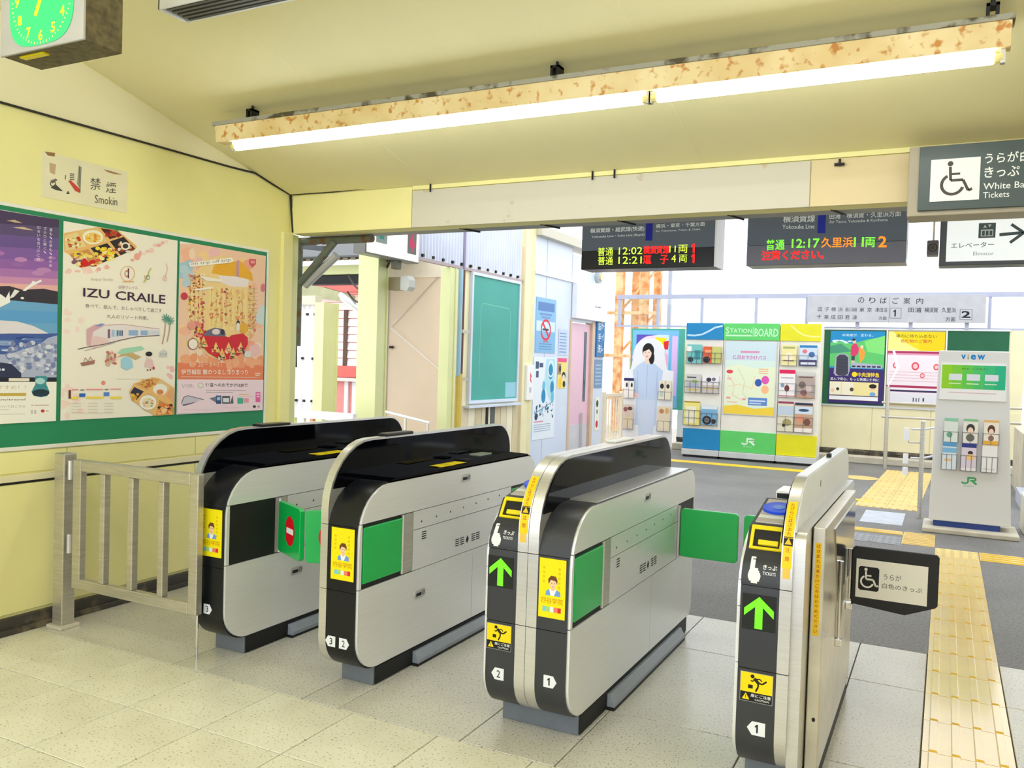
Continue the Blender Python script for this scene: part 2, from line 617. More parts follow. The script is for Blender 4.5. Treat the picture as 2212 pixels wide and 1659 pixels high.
MB().tube([(-0.545, 4.785, 2.585), (-0.545, 4.76, 2.585)], 0.009, BLACK, 6).tube([(-0.57, 4.77, 2.583), (-0.52, 4.77, 2.583)], 0.008, BLACK, 6).tube([(-0.545, 4.775, 2.585), (-0.545, 4.775, 2.612)], 0.006, BLACK, 6).build('hook', beam)

# ---- ceiling
mb = MB().prism([(-1.5, zc(-1.5)), (4.80, zc(4.80)), (4.80, zc(4.8) + 0.1), (-1.5, zc(-1.5) + 0.1)], 'X', -4.45, 3.0, CEIL)
ceil = struct(mb.build('ceiling'))
for k in range(4):   # hairline board joints
    x = -3.1 + 1.82 * k
    mb = MB().prism([(-1.4, zc(-1.4) - 0.0015), (4.78, zc(4.78) - 0.0015), (4.78, zc(4.78) + 0.01), (-1.4, zc(-1.4) + 0.01)], 'X', x, x + 0.006, CREAM)
    mb.build('ceiling_batten', ceil)
# roof of the concourse just behind the beam (carries the hanging signs)
struct(MB().box(-5.2, 3.2, 5.0, 7.3, 2.93, 3.02, OFFWHITE).build('ceiling'))

# cable along wall and beam
tag(MB().tube([(W + 0.012, -1.3, 2.73), (W + 0.012, 1.5, 2.715), (W + 0.012, 2.66, 2.719), (W + 0.012, 3.4, 2.724), (W + 0.012, 4.2, 2.728),
               (W + 0.012, 4.42, 2.735), (W + 0.013, 4.62, 2.685), (W + 0.014, 4.77, 2.652)], 0.0065, CABLE, 6)
    .tube([(W + 0.014, 4.77, 2.652), (-3.9, 4.776, 2.650), (-3.1, 4.776, 2.664), (-1.9, 4.776, 2.655), (-0.6, 4.776, 2.657), (2.93, 4.776, 2.654)], 0.0055, CABLE, 6)
    .tube([(W + 0.014, 4.775, 2.652), (W + 0.012, 4.79, 2.55), (W + 0.03, 4.79, 2.38)], 0.009, CABLE, 6)
    .build('cable', smooth=True), 'thin black cable running along the wall top and over the beam', 'cable')

# ---- ceiling lamp with two tubes
def lamp(name, label, x0, x1, y, z, tubes, parts=True, hang=()):
    t = thing(name, label, 'lamp', ((x0 + x1) / 2, y, z))
    MB().box(x0 - 0.02, x1 + 0.01, y - 0.05, y + 0.05, z + 0.125, z + 0.148, TOPDUST).build('top_channel', t, bevel=0.003)
    MB().prism([(y - 0.045, z + 0.125), (y + 0.045, z + 0.125), (y + 0.035, z + 0.03), (y - 0.035, z + 0.03)], 'X', x0, x1, RUSTPAINT).build('housing', t, bevel=0.003)
    for a, b in tubes:
        MB().tube([(a, y, z), (b, y, z)], 0.021, TUBE, 8).build('tube', t, smooth=True)
        for q, s in ((a, -1), (b, 1)):
            MB().tube([(q, y, z), (q + 0.03 * s, y, z)], 0.019, TUBECAP, 10).build('tube_cap', t, smooth=True)
            MB().box(q + 0.03 * s - 0.008, q + 0.03 * s + 0.008, y - 0.014, y + 0.014, z - 0.022, z + 0.04, OLDSTEEL).build('lamp_holder', t)
    for hx in hang:
        zt = zc(y)
        MB().box(hx - 0.022, hx - 0.010, y - 0.03, y + 0.03, z + 0.145, z + 0.20, BLACK).box(hx + 0.010, hx + 0.022, y - 0.03, y + 0.03, z + 0.145, z + 0.20, BLACK)\
            .box(hx - 0.022, hx + 0.022, y - 0.03, y + 0.03, z + 0.19, z + 0.202, BLACK).tube([(hx, y, z + 0.2), (hx, y, zt + 0.005)], 0.008, BLACK, 6).build('hanger', t)
    return t
lamp('ceiling_lamp', 'long rusty fluorescent lamp hanging over the ticket gates', -3.87, 0.165, 3.70, 2.695,
     [(-3.74, -1.27), (-1.20, 0.11)], hang=(-3.62, -1.70, 0.10))
lamp('ceiling_lamp', 'added fluorescent lamp out of view on the left, brightening the hall', -3.6, -0.4, 0.9, 3.1, [(-3.5, -2.05), (-1.95, -0.5)], hang=(-3.3, -0.7))  # unseen fixture added to brighten the hall
lamp('ceiling_lamp', 'added fluorescent lamp out of view on the right, brightening the hall', -0.1, 2.8, 0.9, 3.1, [(0.0, 1.3), (1.4, 2.7)], hang=(0.2, 2.5))  # second added fixture, also out of view, for more light

# dark louvred fixture at the top edge, unlit
t = thing('louvre_lamp', 'unlit white ceiling fixture with dark ribbed underside near the clock', 'lamp', (-2.0, 2.64, 2.95))
MB().box(-3.06, -0.9, 2.562, 2.57, 2.95, 3.10, WHITEPAINT).box(-3.06, -0.9, 2.71, 2.718, 2.95, 3.10, WHITEPAINT).box(-3.06, -3.05, 2.562, 2.718, 2.95, 3.10, WHITEPAINT)\
    .box(-3.06, -0.9, 2.562, 2.718, 3.09, 3.10, WHITEPAINT).build('housing', t, bevel=0.002)
for k in range(5):
    yy = 2.58 + 0.029 * k
    MB().box(-3.03, -0.92, yy, yy + 0.016, 2.953, 2.968, mat('dark_louvre', (92, 92, 88), 0.5)).build('slat', t)
MB().box(-3.04, -0.91, 2.571, 2.709, 2.99, 3.0, BLACK).build('backing', t)
for x in (-2.8, -1.2):
    MB().tube([(x, 2.64, 3.09), (x, 2.64, zc(2.64) + 0.005)], 0.008, BLACK, 6).build('hanger', t)

# clock box hanging at the top left
t = thing('wall_clock', 'grey box clock with glowing green dial hanging from the ceiling', 'clock', (-3.0, 2.07, 2.59))
CLK = mat('clock_case', (182, 180, 172), 0.45, var=0.05)
CLKS = spots_mat('clock_side', (112, 100, 62), (72, 64, 40), 30.0, 0.4, 0.7, 0.55)
MB().box(-3.245, -2.766, 2.0, 2.012, 2.59, 3.02, CLK).build('bezel', t, bevel=0.004)
MB().box(-3.24, -2.771, 2.012, 2.165, 2.592, 3.018, CLKS).build('case', t, bevel=0.003)
MB().box(-3.17, -3.03, 2.03, 2.055, 2.586, 2.594, YELLOW).build('label_strip', t)
p = Print(front(-3.0, 2.0, 2.757), h0=0.002)
DG = (60, 200, 120)
p.poly([(0.185 * math.copysign(abs(math.cos(a)) ** 0.6, math.cos(a)), 0.175 * math.copysign(abs(math.sin(a)) ** 0.6, math.sin(a)) + 0.02) for a in [2 * math.pi * k / 40 for k in range(40)]], (44, 160, 92))
for h in range(60):
    a = math.radians(90 - 6 * h)
    p.line([(0.163 * math.cos(a), 0.02 + 0.163 * math.sin(a)), (0.172 * math.cos(a), 0.02 + 0.172 * math.sin(a))], 0.003, (230, 250, 90))
    p.h -= p.dh
for h in range(1, 13):
    a = math.radians(90 - 30 * h)
    x, z = 0.14 * math.cos(a), 0.02 + 0.14 * math.sin(a)
    p.text(str(h), x - 0.012 * len(str(h)), z - 0.019, x + 0.012 * len(str(h)), z + 0.019, (250, 250, 20), 0.02)
p.line([(0, 0.02), (-0.032, -0.045)], 0.018, (250, 250, 20))
p.line([(0, 0.02), (0.02, 0.135)], 0.013, (250, 250, 20))
p.build('dial', t, LED)
for x in (-3.15, -2.86):
    MB().tube([(x, 2.08, 3.015), (x, 2.08, zc(2.08) + 0.005)], 0.009, OLDSTEEL, 8).build('rod', t)
# ================================================================== ticket gates
BODY = rrect(3.0, 4.79, 0.085, 0.925, 0.15, 0.22, 0.10, 0.06)
FIN = rrect(3.0, 4.76, 0.085, 1.11, 0.15, 0.30, 0.16, 0.06)
Z1, Z2 = 0.455, 0.745
fin_path = [(3.0, 0.45)] + [p for p in FIN if p[0] <= 3.301 and p[1] >= 0.80] + [(4.2, 1.11)]
mod_path = [(3.0, 0.1), (3.0, 0.45)] + [p for p in BODY if p[0] <= 3.221 and p[1] >= 0.69]
bez_path = [(3.0, 0.1), (3.0, 0.745), (3.0, 0.775), (3.01, 0.805), (3.03, 0.835), (3.067, 0.863), (3.112, 0.932), (3.43, 0.993)]

def shrink(poly, d):
    cy = sum(p[0] for p in poly) / len(poly)
    cz = sum(p[1] for p in poly) / len(poly)
    ys_ = [p[0] for p in poly]
    zs_ = [p[1] for p in poly]
    sy = 1 - 2 * d / (max(ys_) - min(ys_))
    sz = 1 - 2 * d / (max(zs_) - min(zs_))
    my, mz = (max(ys_) + min(ys_)) / 2, (max(zs_) + min(zs_)) / 2
    return [(my + (p[0] - my) * sy, mz + (p[1] - mz) * sz) for p in poly]

def housing(t, x0, x1, m, top=None):
    """dark casing of one side: three front covers with seams"""
    for a, b in ((0.0, Z1 - 0.0015), (Z1 + 0.0015, Z2 - 0.0015)):
        MB().prism(clip(BODY, zmin=a, zmax=b), 'X', x0, x1, m).build('casing', t, smooth=True)
    MB().prism(top or clip(BODY, zmin=Z2 + 0.0015), 'X', x0, x1, m).build('casing', t, smooth=True)
    MB().prism(clip(shrink(BODY, 0.006), zmin=0.3), 'X', x0 + 0.004, x1 - 0.004, BLACK).build('core', t)

def side_plates(t, x, side, flap_front, flap_rear):
    """steel side panels with seams; side = +1 faces the right, -1 the left"""
    P = shrink(BODY, 0.007)
    xa, xb = (x - 0.012, x) if side > 0 else (x, x + 0.012)
    g = 0.0015
    def plate(ps, name='side_panel'):
        MB().prism(ps, 'X', xa, xb, STEELSIDE).build(name, t, smooth=True)
    y_a = 3.345 if flap_front else 3.0
    y_b = 4.46 if flap_rear else 4.9
    plate(clip(P, zmin=0.758 + g))
    if flap_front:
        plate(clip(P, ymax=3.026, zmin=0.47, zmax=0.758 - g))
        MB().box(xa + 0.003, xb + (0.002 if side > 0 else -0.002) * 0, 3.345, 3.425, 0.472, 0.756, OLDSTEEL).build('hinge_plate', t)
    if flap_front:
        y_a = 3.428
    plate(clip(P, ymin=y_a + g, ymax=y_b - g, zmin=0.668, zmax=0.758 - g))
    plate(clip(P, ymin=y_a + g, ymax=y_b - g, zmin=0.468 + g, zmax=0.668 - 2 * g))
    if flap_rear:
        plate(clip(P, ymin=4.77, zmin=0.47, zmax=0.758 - g))
    plate(clip(P, ymax=4.02 - g, zmax=0.468 - g))
    plate(clip(P, ymin=4.02 + g, zmax=0.468 - g))
    MB().box(x - 0.03 if side > 0 else x + 0.006, x - 0.006 if side > 0 else x + 0.03, 3.02, 4.77, 0.46, 0.76, BLACK).build('recess', t)

def side_details(t, x, key_low=3.50, key_high=3.92):
    f = right(x, 0, 0)
    for yy, zz in ((key_low, 0.345), (key_high, 0.868)):
        if yy is None:
            continue
        MB().prism(rrect(yy - 0.048, yy + 0.048, zz - 0.021, zz + 0.021, 0.018, 0.018, 0.018, 0.018, 4), 'X', x, x + 0.003, STEEL).build('lock_plate', t, smooth=True)
        p = Print(f, h0=0.0036)
        p.rect(yy - 0.034, zz - 0.010, yy + 0.012, zz + 0.006, (30, 30, 30))
        p.ring(yy + 0.029, zz + 0.001, 0.012, 0.012, 0.3, (90, 90, 90), 14)
        p.line([(yy + 0.022, zz - 0.004), (yy + 0.036, zz + 0.006)], 0.003, (90, 90, 90))
        p.build('lock_mark', t)
    p = Print(f, h0=0.0008)
    slots = []
    for k in range(4):
        slots.append((3.505, 0.61 + 0.011 * k, 3.545, 0.615 + 0.011 * k))
        for m_ in range(2):
            slots.append((3.83 + 0.05 * m_, 0.515 + 0.011 * k, 3.87 + 0.05 * m_, 0.520 + 0.011 * k))
            slots.append((4.00 + 0.05 * m_, 0.515 + 0.011 * k, 4.04 + 0.05 * m_, 0.520 + 0.011 * k))
    p.rects(slots, (24, 24, 24))
    p.poly([(3.94, 0.53), (3.955, 0.512), (3.97, 0.535), (3.955, 0.555)], (24, 24, 24))
    p.build('vent_slots', t)['kind'] = 'stuff'
    p = Print(f, h0=0.0008)
    p.ells([(3.5 + 0.135 * k, 0.70 + 0.004 * k, 0.005, 0.005, (30, 30, 30)) for k in range(7)])
    p.build('rivets', t)['kind'] = 'stuff'

def flap(t, hinge, angle, length, noentry=False, sign_side=0):
    """swinging green door; angle in degrees from +X around the upright hinge"""
    d = Vector((math.cos(math.radians(angle)), math.sin(math.radians(angle)), 0))
    n = Vector((-d.y, d.x, 0))
    h = Vector((hinge[0], hinge[1], 0))
    th = 0.013
    pts = []
    def P(a, b, z):
        return h + d * a + n * b + Vector((0, 0, z))
    c = 0.012
    outline = [(0.012, 0.485 + c), (0.012 + c, 0.485), (length - c, 0.485), (length, 0.485 + c), (length, 0.742 - c), (length - c, 0.742), (0.012 + c, 0.742), (0.012, 0.742 - c)]
    vs_ = [P(a, -th, z) for a, z in outline] + [P(a, th, z) for a, z in outline]
    k = len(outline)
    fs = [list(range(k)), list(range(k, 2 * k))] + [(i, (i + 1) % k, k + (i + 1) % k, k + i) for i in range(k)]
    o = MB().add(vs_, fs, GREENFLAP).build('flap_door', t, bevel=0.003)
    MB().tube([(hinge[0], hinge[1], 0.474), (hinge[0], hinge[1], 0.752)], 0.009, STEEL, 10).build('hinge', o, smooth=True)
    if noentry:
        s = sign_side
        u = d * (1 if s < 0 else -1)
        org = P(length * 0.58, -th if s < 0 else th, 0.613)
        p = Print(frame(org, u, (0, 0, 1)), h0=0.0008)
        p.ell(0, 0, 0.062, 0.075, (222, 20, 34), 28)
        p.rect(-0.045, -0.014, 0.045, 0.014, (255, 255, 255))
        p.build('no_entry_sign', o)

def base(t, x0, x1, kick_side=1):
    MB().box(x0 + 0.02, x1 - 0.012, 3.15, 4.74, 0.0, 0.09, DARKBASE).build('base', t, bevel=0.004)
    MB().box(x1 - 0.013, x1 - 0.006, 3.16, 4.72, 0.004, 0.082, BLACK).build('base_trim', t)
    if kick_side:
        MB().prism([(x1 - 0.006, 0.012), (x1 + 0.030, 0.012), (x1 + 0.030, 0.03), (x1 + 0.010, 0.068), (x1 - 0.006, 0.068)], 'Y', 3.46, 4.56, KICK).build('kick_bar', t, bevel=0.002)
        MB().prism([(x1 - 0.006, 0.0), (x1 + 0.031, 0.0), (x1 + 0.031, 0.012), (x1 - 0.006, 0.012)], 'Y', 3.455, 4.565, BLACK).build('kick_foot', t)

def ad_sticker(t, x0, x1):
    """yellow school advert sticker on the front casing"""
    w = x1 - x0
    p = Print(front(x0, 3.0, 0.505), h0=0.0008)
    p.rect(0, 0, w, 0.232, (250, 232, 10))
    p.rects([(w * 0.14, 0.19 - 0.018 * k, w * 0.22, 0.20 - 0.018 * k) for k in range(4)] + [(w * 0.72, 0.19 - 0.018 * k, w * 0.8, 0.20 - 0.018 * k) for k in range(6)], (226, 200, 10))
    cx = w * 0.5
    # upper body: shirt, collar, neck, face, hair
    p.poly([(cx - 0.028, 0.088), (cx + 0.036, 0.088), (cx + 0.034, 0.104), (cx + 0.018, 0.114), (cx - 0.012, 0.114), (cx - 0.026, 0.104)], (116, 160, 226))
    p.poly([(cx - 0.013, 0.114), (cx + 0.019, 0.114), (cx + 0.008, 0.088), (cx - 0.006, 0.088)], (246, 246, 250))
    p.rect(cx - 0.004, 0.108, cx + 0.010, 0.122, (238, 196, 156))
    p.ell(cx + 0.003, 0.136, 0.016, 0.021, (246, 208, 170), 16)
    p.poly([(cx - 0.016, 0.132), (cx - 0.018, 0.152), (cx - 0.006, 0.166), (cx + 0.014, 0.165), (cx + 0.022, 0.15), (cx + 0.020, 0.134), (cx + 0.014, 0.146), (cx - 0.006, 0.150)], (112, 66, 36))
    p.rects([(cx - 0.004, 0.135, cx - 0.001, 0.138), (cx + 0.007, 0.135, cx + 0.010, 0.138)], (50, 34, 24))
    p.rect(cx - 0.001, 0.122, cx + 0.007, 0.124, (206, 80, 70))
    p.text('四谷学院', w * 0.10, 0.056, w * 0.92, 0.08, (214, 148, 10), 0.01)
    for k, c in enumerate([(120, 206, 226), (170, 214, 120), (232, 240, 240), (240, 130, 110), (222, 40, 50)]):
        p.rect(w * (0.16 + 0.14 * k), 0.024, w * (0.29 + 0.14 * k), 0.044, c)
    p.build('advert_sticker', t)

def number_tag(t, x, z, n, point, w=0.056):
    p = Print(front(x, 3.0, z), h0=0.0008)
    a = 0.024
    if point > 0:
        pts = [(-w / 2, -a), (w * 0.22, -a), (w / 2, 0), (w * 0.22, a), (-w / 2, a)]
    else:
        pts = [(w / 2, -a), (-w * 0.22, -a), (-w / 2, 0), (-w * 0.22, a), (w / 2, a)]
    p.poly(pts, (236, 240, 246))
    dx = -0.004 * point
    p.text(n, dx - 0.008, -0.015, dx + 0.008, 0.015, (30, 34, 60), 0.008)
    p.build('number_tag', t)

def caution_sticker(t, x):
    p = Print(front(x, 3.0, 0.342), h0=0.0008)
    w = 0.108
    p.rect(-0.002, -0.002, w + 0.002, 0.102, (150, 150, 150))
    p.rect(0, 0.032, w, 0.1, (255, 220, 10))
    p.rect(0, 0, w, 0.032, (24, 24, 24))
    K = (30, 26, 20)
    p.ell(0.040, 0.088, 0.007, 0.007, K, 12)
    p.line([(0.046, 0.082), (0.062, 0.066)], 0.011, K)
    p.line([(0.050, 0.080), (0.066, 0.082), (0.072, 0.075)], 0.004, K)
    p.line([(0.048, 0.078), (0.040, 0.070), (0.034, 0.074)], 0.004, K)
    p.line([(0.060, 0.068), (0.074, 0.066), (0.088, 0.078)], 0.006, K)
    p.line([(0.060, 0.068), (0.060, 0.054), (0.052, 0.037)], 0.006, K)
    p.rect(0.026, 0.045, 0.042, 0.058, K)
    p.poly([(0.006, 0.005), (0.032, 0.005), (0.019, 0.028)], (255, 220, 10))
    p.rect(0.0178, 0.010, 0.0202, 0.021, K)
    p.text('扉にご注意', 0.036, 0.016, 0.104, 0.028, (240, 240, 240), 0.01)
    p.text('CAUTION', 0.05, 0.005, 0.098, 0.012, (240, 240, 240), 0.01)
    p.build('caution_sticker', t)

def arrow_panel(t, x):
    o = MB().box(x, x + 0.114, 2.9985, 3.01, 0.592, 0.716, BLACK).build('arrow_display', t)
    p = Print(front(x + 0.057, 2.9985, 0.654), h0=0.0008)
    G = (96, 240, 30)
    p.poly([(-0.013, -0.056), (0.013, -0.056), (0.013, 0.020), (0.050, -0.014), (0.050, 0.012), (0.0, 0.056), (-0.050, 0.012), (-0.050, -0.014), (-0.013, 0.020)], G)
    p.build('arrow', o, LED)
    p = Print(front(x + 0.057, 2.9985, 0.654), h0=0.0014)
    p.rects([(-0.05, -0.056 + 0.007 * k, 0.05, -0.0552 + 0.007 * k) for k in range(16)], (20, 60, 10))
    p.build('diode_grid', o)['kind'] = 'stuff'

def fin_sticker(t, x0, x1):
    """orange warning tape running up the rounded front edge of the fin"""
    w = x1 - x0
    p = Print(path_frame(x0, fin_path), h0=0.0008)
    Y1, Y2, Y3 = 0.375, 0.60, 0.63
    p.rect(0, 0.37, w, 0.615, (255, 214, 16), 1, 14)
    p.rect(w * 0.1, 0.335, w * 0.9, 0.37, (240, 200, 90), 1, 2)
    p.rect(0, 0.447, w, 0.478, (30, 26, 20), 1, 3)
    p.poly([(w * 0.12, 0.452), (w * 0.88, 0.452), (w * 0.5, 0.474)], (250, 200, 30))
    p.vtext('注意', w / 2, 0.441, w * 0.5, -0.03, (200, 90, 20), 0.01)
    p.vtext('とびらにはさまれ', w / 2, 0.608, 0.0135, -0.0160, (190, 80, 16), 0.01)
    p.build('warning_tape', t)

def hand_ticket(t, x):
    """white hand holding a ticket with the word for ticket, on the curved casing"""
    p = Print(path_frame(x, bez_path), h0=0.0008)
    Wt = (244, 244, 246)
    p.rect(0.022, 0.690, 0.038, 0.750, Wt, 1, 7)
    for k, (a, b) in enumerate(((0.028, 0.050), (0.021, 0.056), (0.018, 0.059), (0.017, 0.060), (0.018, 0.058), (0.020, 0.054), (0.024, 0.050))):
        p.rect(a, 0.655 + 0.0075 * k, b, 0.6625 + 0.0075 * k, Wt)
        p.h -= p.dh
    p.h += p.dh
    p.rect(0.028, 0.738, 0.038, 0.742, (120, 120, 124))
    p.text('きっぷ', 0.066, 0.706, 0.112, 0.724, Wt, 0.02)
    p.text('TICKETS', 0.066, 0.688, 0.110, 0.699, Wt, 0.01)
    p.build('ticket_mark', t)

def reader_top(t, x0, x1):
    """ticket slot with yellow bezel, card reader with blue ring, raised box"""
    w = x1 - x0
    fr = path_frame(x0, bez_path)
    # slot bezel: raised yellow frame on the steep part
    L0 = 0.745 + 0.0  # lengths are measured along the outline from z = 0.1
    def loc(u, v, h):
        return fr(u, v, h)
    import itertools
    v0, v1 = 0.783, 0.872
    def strip(a, b, c, d, m, name, par, h=0.006):
        vs_ = [loc(a, c, 0), loc(b, c, 0), loc(b, d, 0), loc(a, d, 0), loc(a, c, h), loc(b, c, h), loc(b, d, h), loc(a, d, h)]
        return MB().add(vs_, [(0, 3, 2, 1), (4, 5, 6, 7), (0, 1, 5, 4), (1, 2, 6, 5), (2, 3, 7, 6), (3, 0, 4, 7)], m).build(name, par, bevel=0.002)
    s = strip(0.010, w - 0.006, v0, v0 + 0.012, YELLOW, 'slot_bezel', t, 0.008)
    strip(0.010, w - 0.006, v1 - 0.012, v1, YELLOW, 'bezel_bar', s, 0.008)
    strip(0.010, 0.022, v0 + 0.01, v1 - 0.01, YELLOW, 'bezel_bar', s, 0.008)
    strip(w - 0.018, w - 0.006, v0 + 0.01, v1 - 0.01, YELLOW, 'bezel_bar', s, 0.008)
    strip(0.022, w - 0.018, v0 + 0.012, v1 - 0.012, BLACK, 'slot_recess', s, 0.002)
    strip(0.040, w - 0.022, v0 + 0.018, v0 + 0.036, YELLOW, 'ticket_lip', s, 0.014)
    # card reader plate on the sloping top with the blue ring
    slope = math.atan2(0.993 - 0.932, 3.43 - 3.112)
    M = Matrix.Translation(((x0 + x1) / 2, 3.285, 0.966)) @ Matrix.Rotation(slope, 4, 'X')
    r = MB().box(-w / 2 + 0.012, w / 2 - 0.004, -0.135, 0.125, -0.004, 0.004, mat('reader_plate', (196, 190, 178), 0.3, 0.2)).xform(M).build('card_reader', t, bevel=0.002)
    MB().ring((0.004, 0.01), 0.0, 0.058, 0.003, 0.013, BLUE, 32).xform(M).build('reader_ring', r, smooth=True)
    MB().ring((0.004, 0.01), 0.0, 0.022, 0.012, 0.0145, mat('pale_blue', (110, 150, 240), 0.3), 24).xform(M).build('reader_mark', r)
    MB().box(-0.05, 0.06, -0.09, -0.065, 0.003, 0.006, mat('reader_label', (226, 232, 222), 0.4)).xform(M).build('reader_label', r)
    b = MB().box(x0 + 0.004, x1, 3.59, 3.78, 0.925, 1.0, STEEL).build('display_box', t, bevel=0.004)
    MB().box(x0 + 0.012, x1 - 0.01, 3.586, 3.591, 0.972, 0.992, BLACK).build('display_window', b)

LEFT_TOP = [(4.79, Z2 + 0.0015), (4.79, 0.84), (4.74, 0.90), (4.69, 0.925), (3.46, 0.925), (3.44, 0.985), (3.43, 0.993), (3.112, 0.932), (3.067, 0.863), (3.03, 0.835), (3.01, 0.805), (3.0, 0.775), (3.0, Z2 + 0.0015)]

def fin(t, bands, glass_left=True, glass_right=True, m=STEEL):
    for a, b in bands:
        for lo, hi in ((0.0, Z1 - 0.0015), (Z1 + 0.0015, Z2 - 0.0015), (Z2 + 0.0015, 2.0)):
            MB().prism(clip(FIN, zmin=lo, zmax=hi), 'X', a, b, m).build('fin', t, smooth=True)
    g = clip(shrink(FIN, 0.010), zmin=0.90)
    if glass_right:
        MB().prism(g, 'X', bands[-1][1], bands[-1][1] + 0.006, BLACKGLASS).build('fin_glass', t, smooth=True)
    if glass_left:
        MB().prism(g, 'X', bands[0][0] - 0.006, bands[0][0], BLACKGLASS).build('fin_glass', t, smooth=True)

def black_top(t, x0, x1):
    """glossy black top of a single gate with sticker and ticket outlet"""
    g = shrink(BODY, 0.0)
    MB().prism([(3.19, 0.90), (3.23, 0.926), (3.30, 0.936), (4.05, 0.944), (4.16, 0.958), (4.46, 0.962), (4.70, 0.93), (4.70, 0.90)], 'X', x0, x1 - 0.004, BLACKGLASS).build('top_cover', t, smooth=True)
    p = Print(frame((x0, 3.72, 0.9435), (1, 0, 0), (0, 1, 0)), h0=0.0008)
    w = x1 - x0
    p.rect(w * 0.42, -0.01, w * 0.90, 0.25, (246, 222, 10))
    p.text('きっぷ', w * 0.50, 0.07, w * 0.82, 0.13, (120, 100, 10), 0.01)
    p.rect(w * 0.92, -0.05, w * 0.95, 0.12, (220, 200, 40))
    p.build('top_sticker', t)
    MB().box(x0 + 0.03, x1 - 0.05, 4.02, 4.10, 0.935, 0.950, BLACK).build('ticket_outlet', t)
    MB().box(x0 + 0.035, x1 - 0.055, 4.18, 4.32, 0.957, 0.9645, mat('lcd', (168, 178, 160), 0.25)).build('display', t)

# ---- gate between lanes: single gates (left two)
def single_gate(label, xf0, xf1, x1, group):
    t = thing('ticket_gate', label, 'ticket gate', ((xf0 + x1) / 2, 3.9, 0), group)
    base(t, xf0, x1)
    housing(t, xf1, x1 - 0.012, BLACKPLASTIC)
    fin(t, [(xf0, xf1)])
    black_top(t, xf1 + 0.006, x1 - 0.008)
    ad_sticker(t, xf1 + 0.022, x1 - 0.022)
    return t

G3 = single_gate('leftmost black and steel ticket gate beside the tubular barrier, number 3 in front', -3.275, -3.237, -3.05, 'ticket gates')
side_plates(G3, -3.05, 1, True, True)
side_details(G3, -3.05, 3.51, 3.92)
flap(G3, (-3.042, 3.365), -27, 0.30, True, -1)
MB().box(-3.062, -3.052, 4.47, 4.76, 0.485, 0.742, GREENFLAP).build('flap_door', G3, bevel=0.003)
number_tag(G3, -3.155, 0.246, '3', 1)
MB().box(-3.283, -3.237 + 0.03, 3.40, 3.62, 1.108, 1.122, BLACKPLASTIC).build('sensor', G3, bevel=0.006)

G2 = single_gate('black and steel ticket gate with numbers 3 and 2 in front', -2.471, -2.431, -2.26, 'ticket gates')
side_plates(G2, -2.26, 1, True, True)
side_details(G2, -2.26)
side_plates(G2, -2.475, -1, True, True)
MB().box(-2.272, -2.258, 3.036, 3.336, 0.49, 0.742, GREENFLAP).build('flap_door', G2, bevel=0.004)
MB().tube([(-2.262, 3.341, 0.474), (-2.262, 3.341, 0.756)], 0.008, STEEL, 8).build('hinge', G2, smooth=True)
MB().box(-2.272, -2.262, 4.47, 4.76, 0.485, 0.742, GREENFLAP).build('flap_door', G2, bevel=0.003)
flap(G2, (-2.482, 3.365), 207, 0.30, True, 1)
number_tag(G2, -2.402, 0.224, '3', -1)
number_tag(G2, -2.325, 0.224, '2', 1)
MB().box(-2.479, -2.425, 3.42, 3.66, 1.108, 1.124, BLACKPLASTIC).build('sensor', G2, bevel=0.006)

# ---- wide two-sided gate in the middle
G1 = thing('ticket_gate', 'wide two-sided ticket gate in the middle with green arrow, numbers 2 and 1', 'ticket gate', (-1.44, 3.9, 0), 'ticket gates')
base(G1, -1.625, -1.25)
housing(G1, -1.392, -1.262, DARKPLASTIC)
housing(G1, -1.613, -1.483, DARKPLASTIC, LEFT_TOP)
fin(G1, [(-1.483, -1.4385), (-1.4365, -1.392)])
side_plates(G1, -1.25, 1, True, True)
side_plates(G1, -1.625, -1, False, True)
side_details(G1, -1.25, None, 3.91)
MB().prism([(3.27, 0.9255), (4.66, 0.9255), (4.66, 0.930), (3.29, 0.930)], 'X', -1.386, -1.258, STEEL).build('top_cover', G1, bevel=0.001)
MB().box(-1.262, -1.248, 3.036, 3.336, 0.49, 0.742, GREENFLAP).build('flap_door', G1, bevel=0.004)
MB().tube([(-1.252, 3.341, 0.474), (-1.252, 3.341, 0.756)], 0.008, STEEL, 8).build('hinge', G1, smooth=True)
flap(G1, (-1.243, 4.45), 0, 0.315)
reader_top(G1, -1.613, -1.483)
ad_sticker(G1, -1.385, -1.272)
arrow_panel(G1, -1.613)
caution_sticker(G1, -1.609)
number_tag(G1, -1.556, 0.243, '2', -1)
number_tag(G1, -1.325, 0.256, '1', 1)
hand_ticket(G1, -1.620)
fin_sticker(G1, -1.479, -1.444)
MB().box(-1.489, -1.43, 3.95, 4.22, 1.108, 1.122, WHITEPAINT).build('sensor', G1, bevel=0.006)

# ---- rightmost gate with the side slab for accessible tickets
G4 = thing('ticket_gate', 'rightmost ticket gate with blue card reader, green arrow and number 1', 'ticket gate', (-0.51, 3.9, 0), 'ticket gates')
base(G4, -0.622, -0.40, 0)
housing(G4, -0.610, -0.479, DARKPLASTIC, LEFT_TOP)
fin(G4, [(-0.479, -0.440)], True, False)
MB().prism(clip(rrect(3.02, 4.70, 0.085, 0.945, 0.05, 0.05, 0.05, 0.05), zmin=0.08), 'X', -0.440, -0.402, STEEL).build('rear_casing', G4, smooth=True)
MB().prism(clip(shrink(FIN, 0.004), zmin=0.94), 'X', -0.440, -0.436, WHITEPAINT).build('fin_panel', G4, smooth=True)
side_plates(G4, -0.622, -1, False, True)
reader_top(G4, -0.610, -0.479)
arrow_panel(G4, -0.602)
caution_sticker(G4, -0.598)
number_tag(G4, -0.54, 0.25, '1', -1, 0.062)
hand_ticket(G4, -0.605)
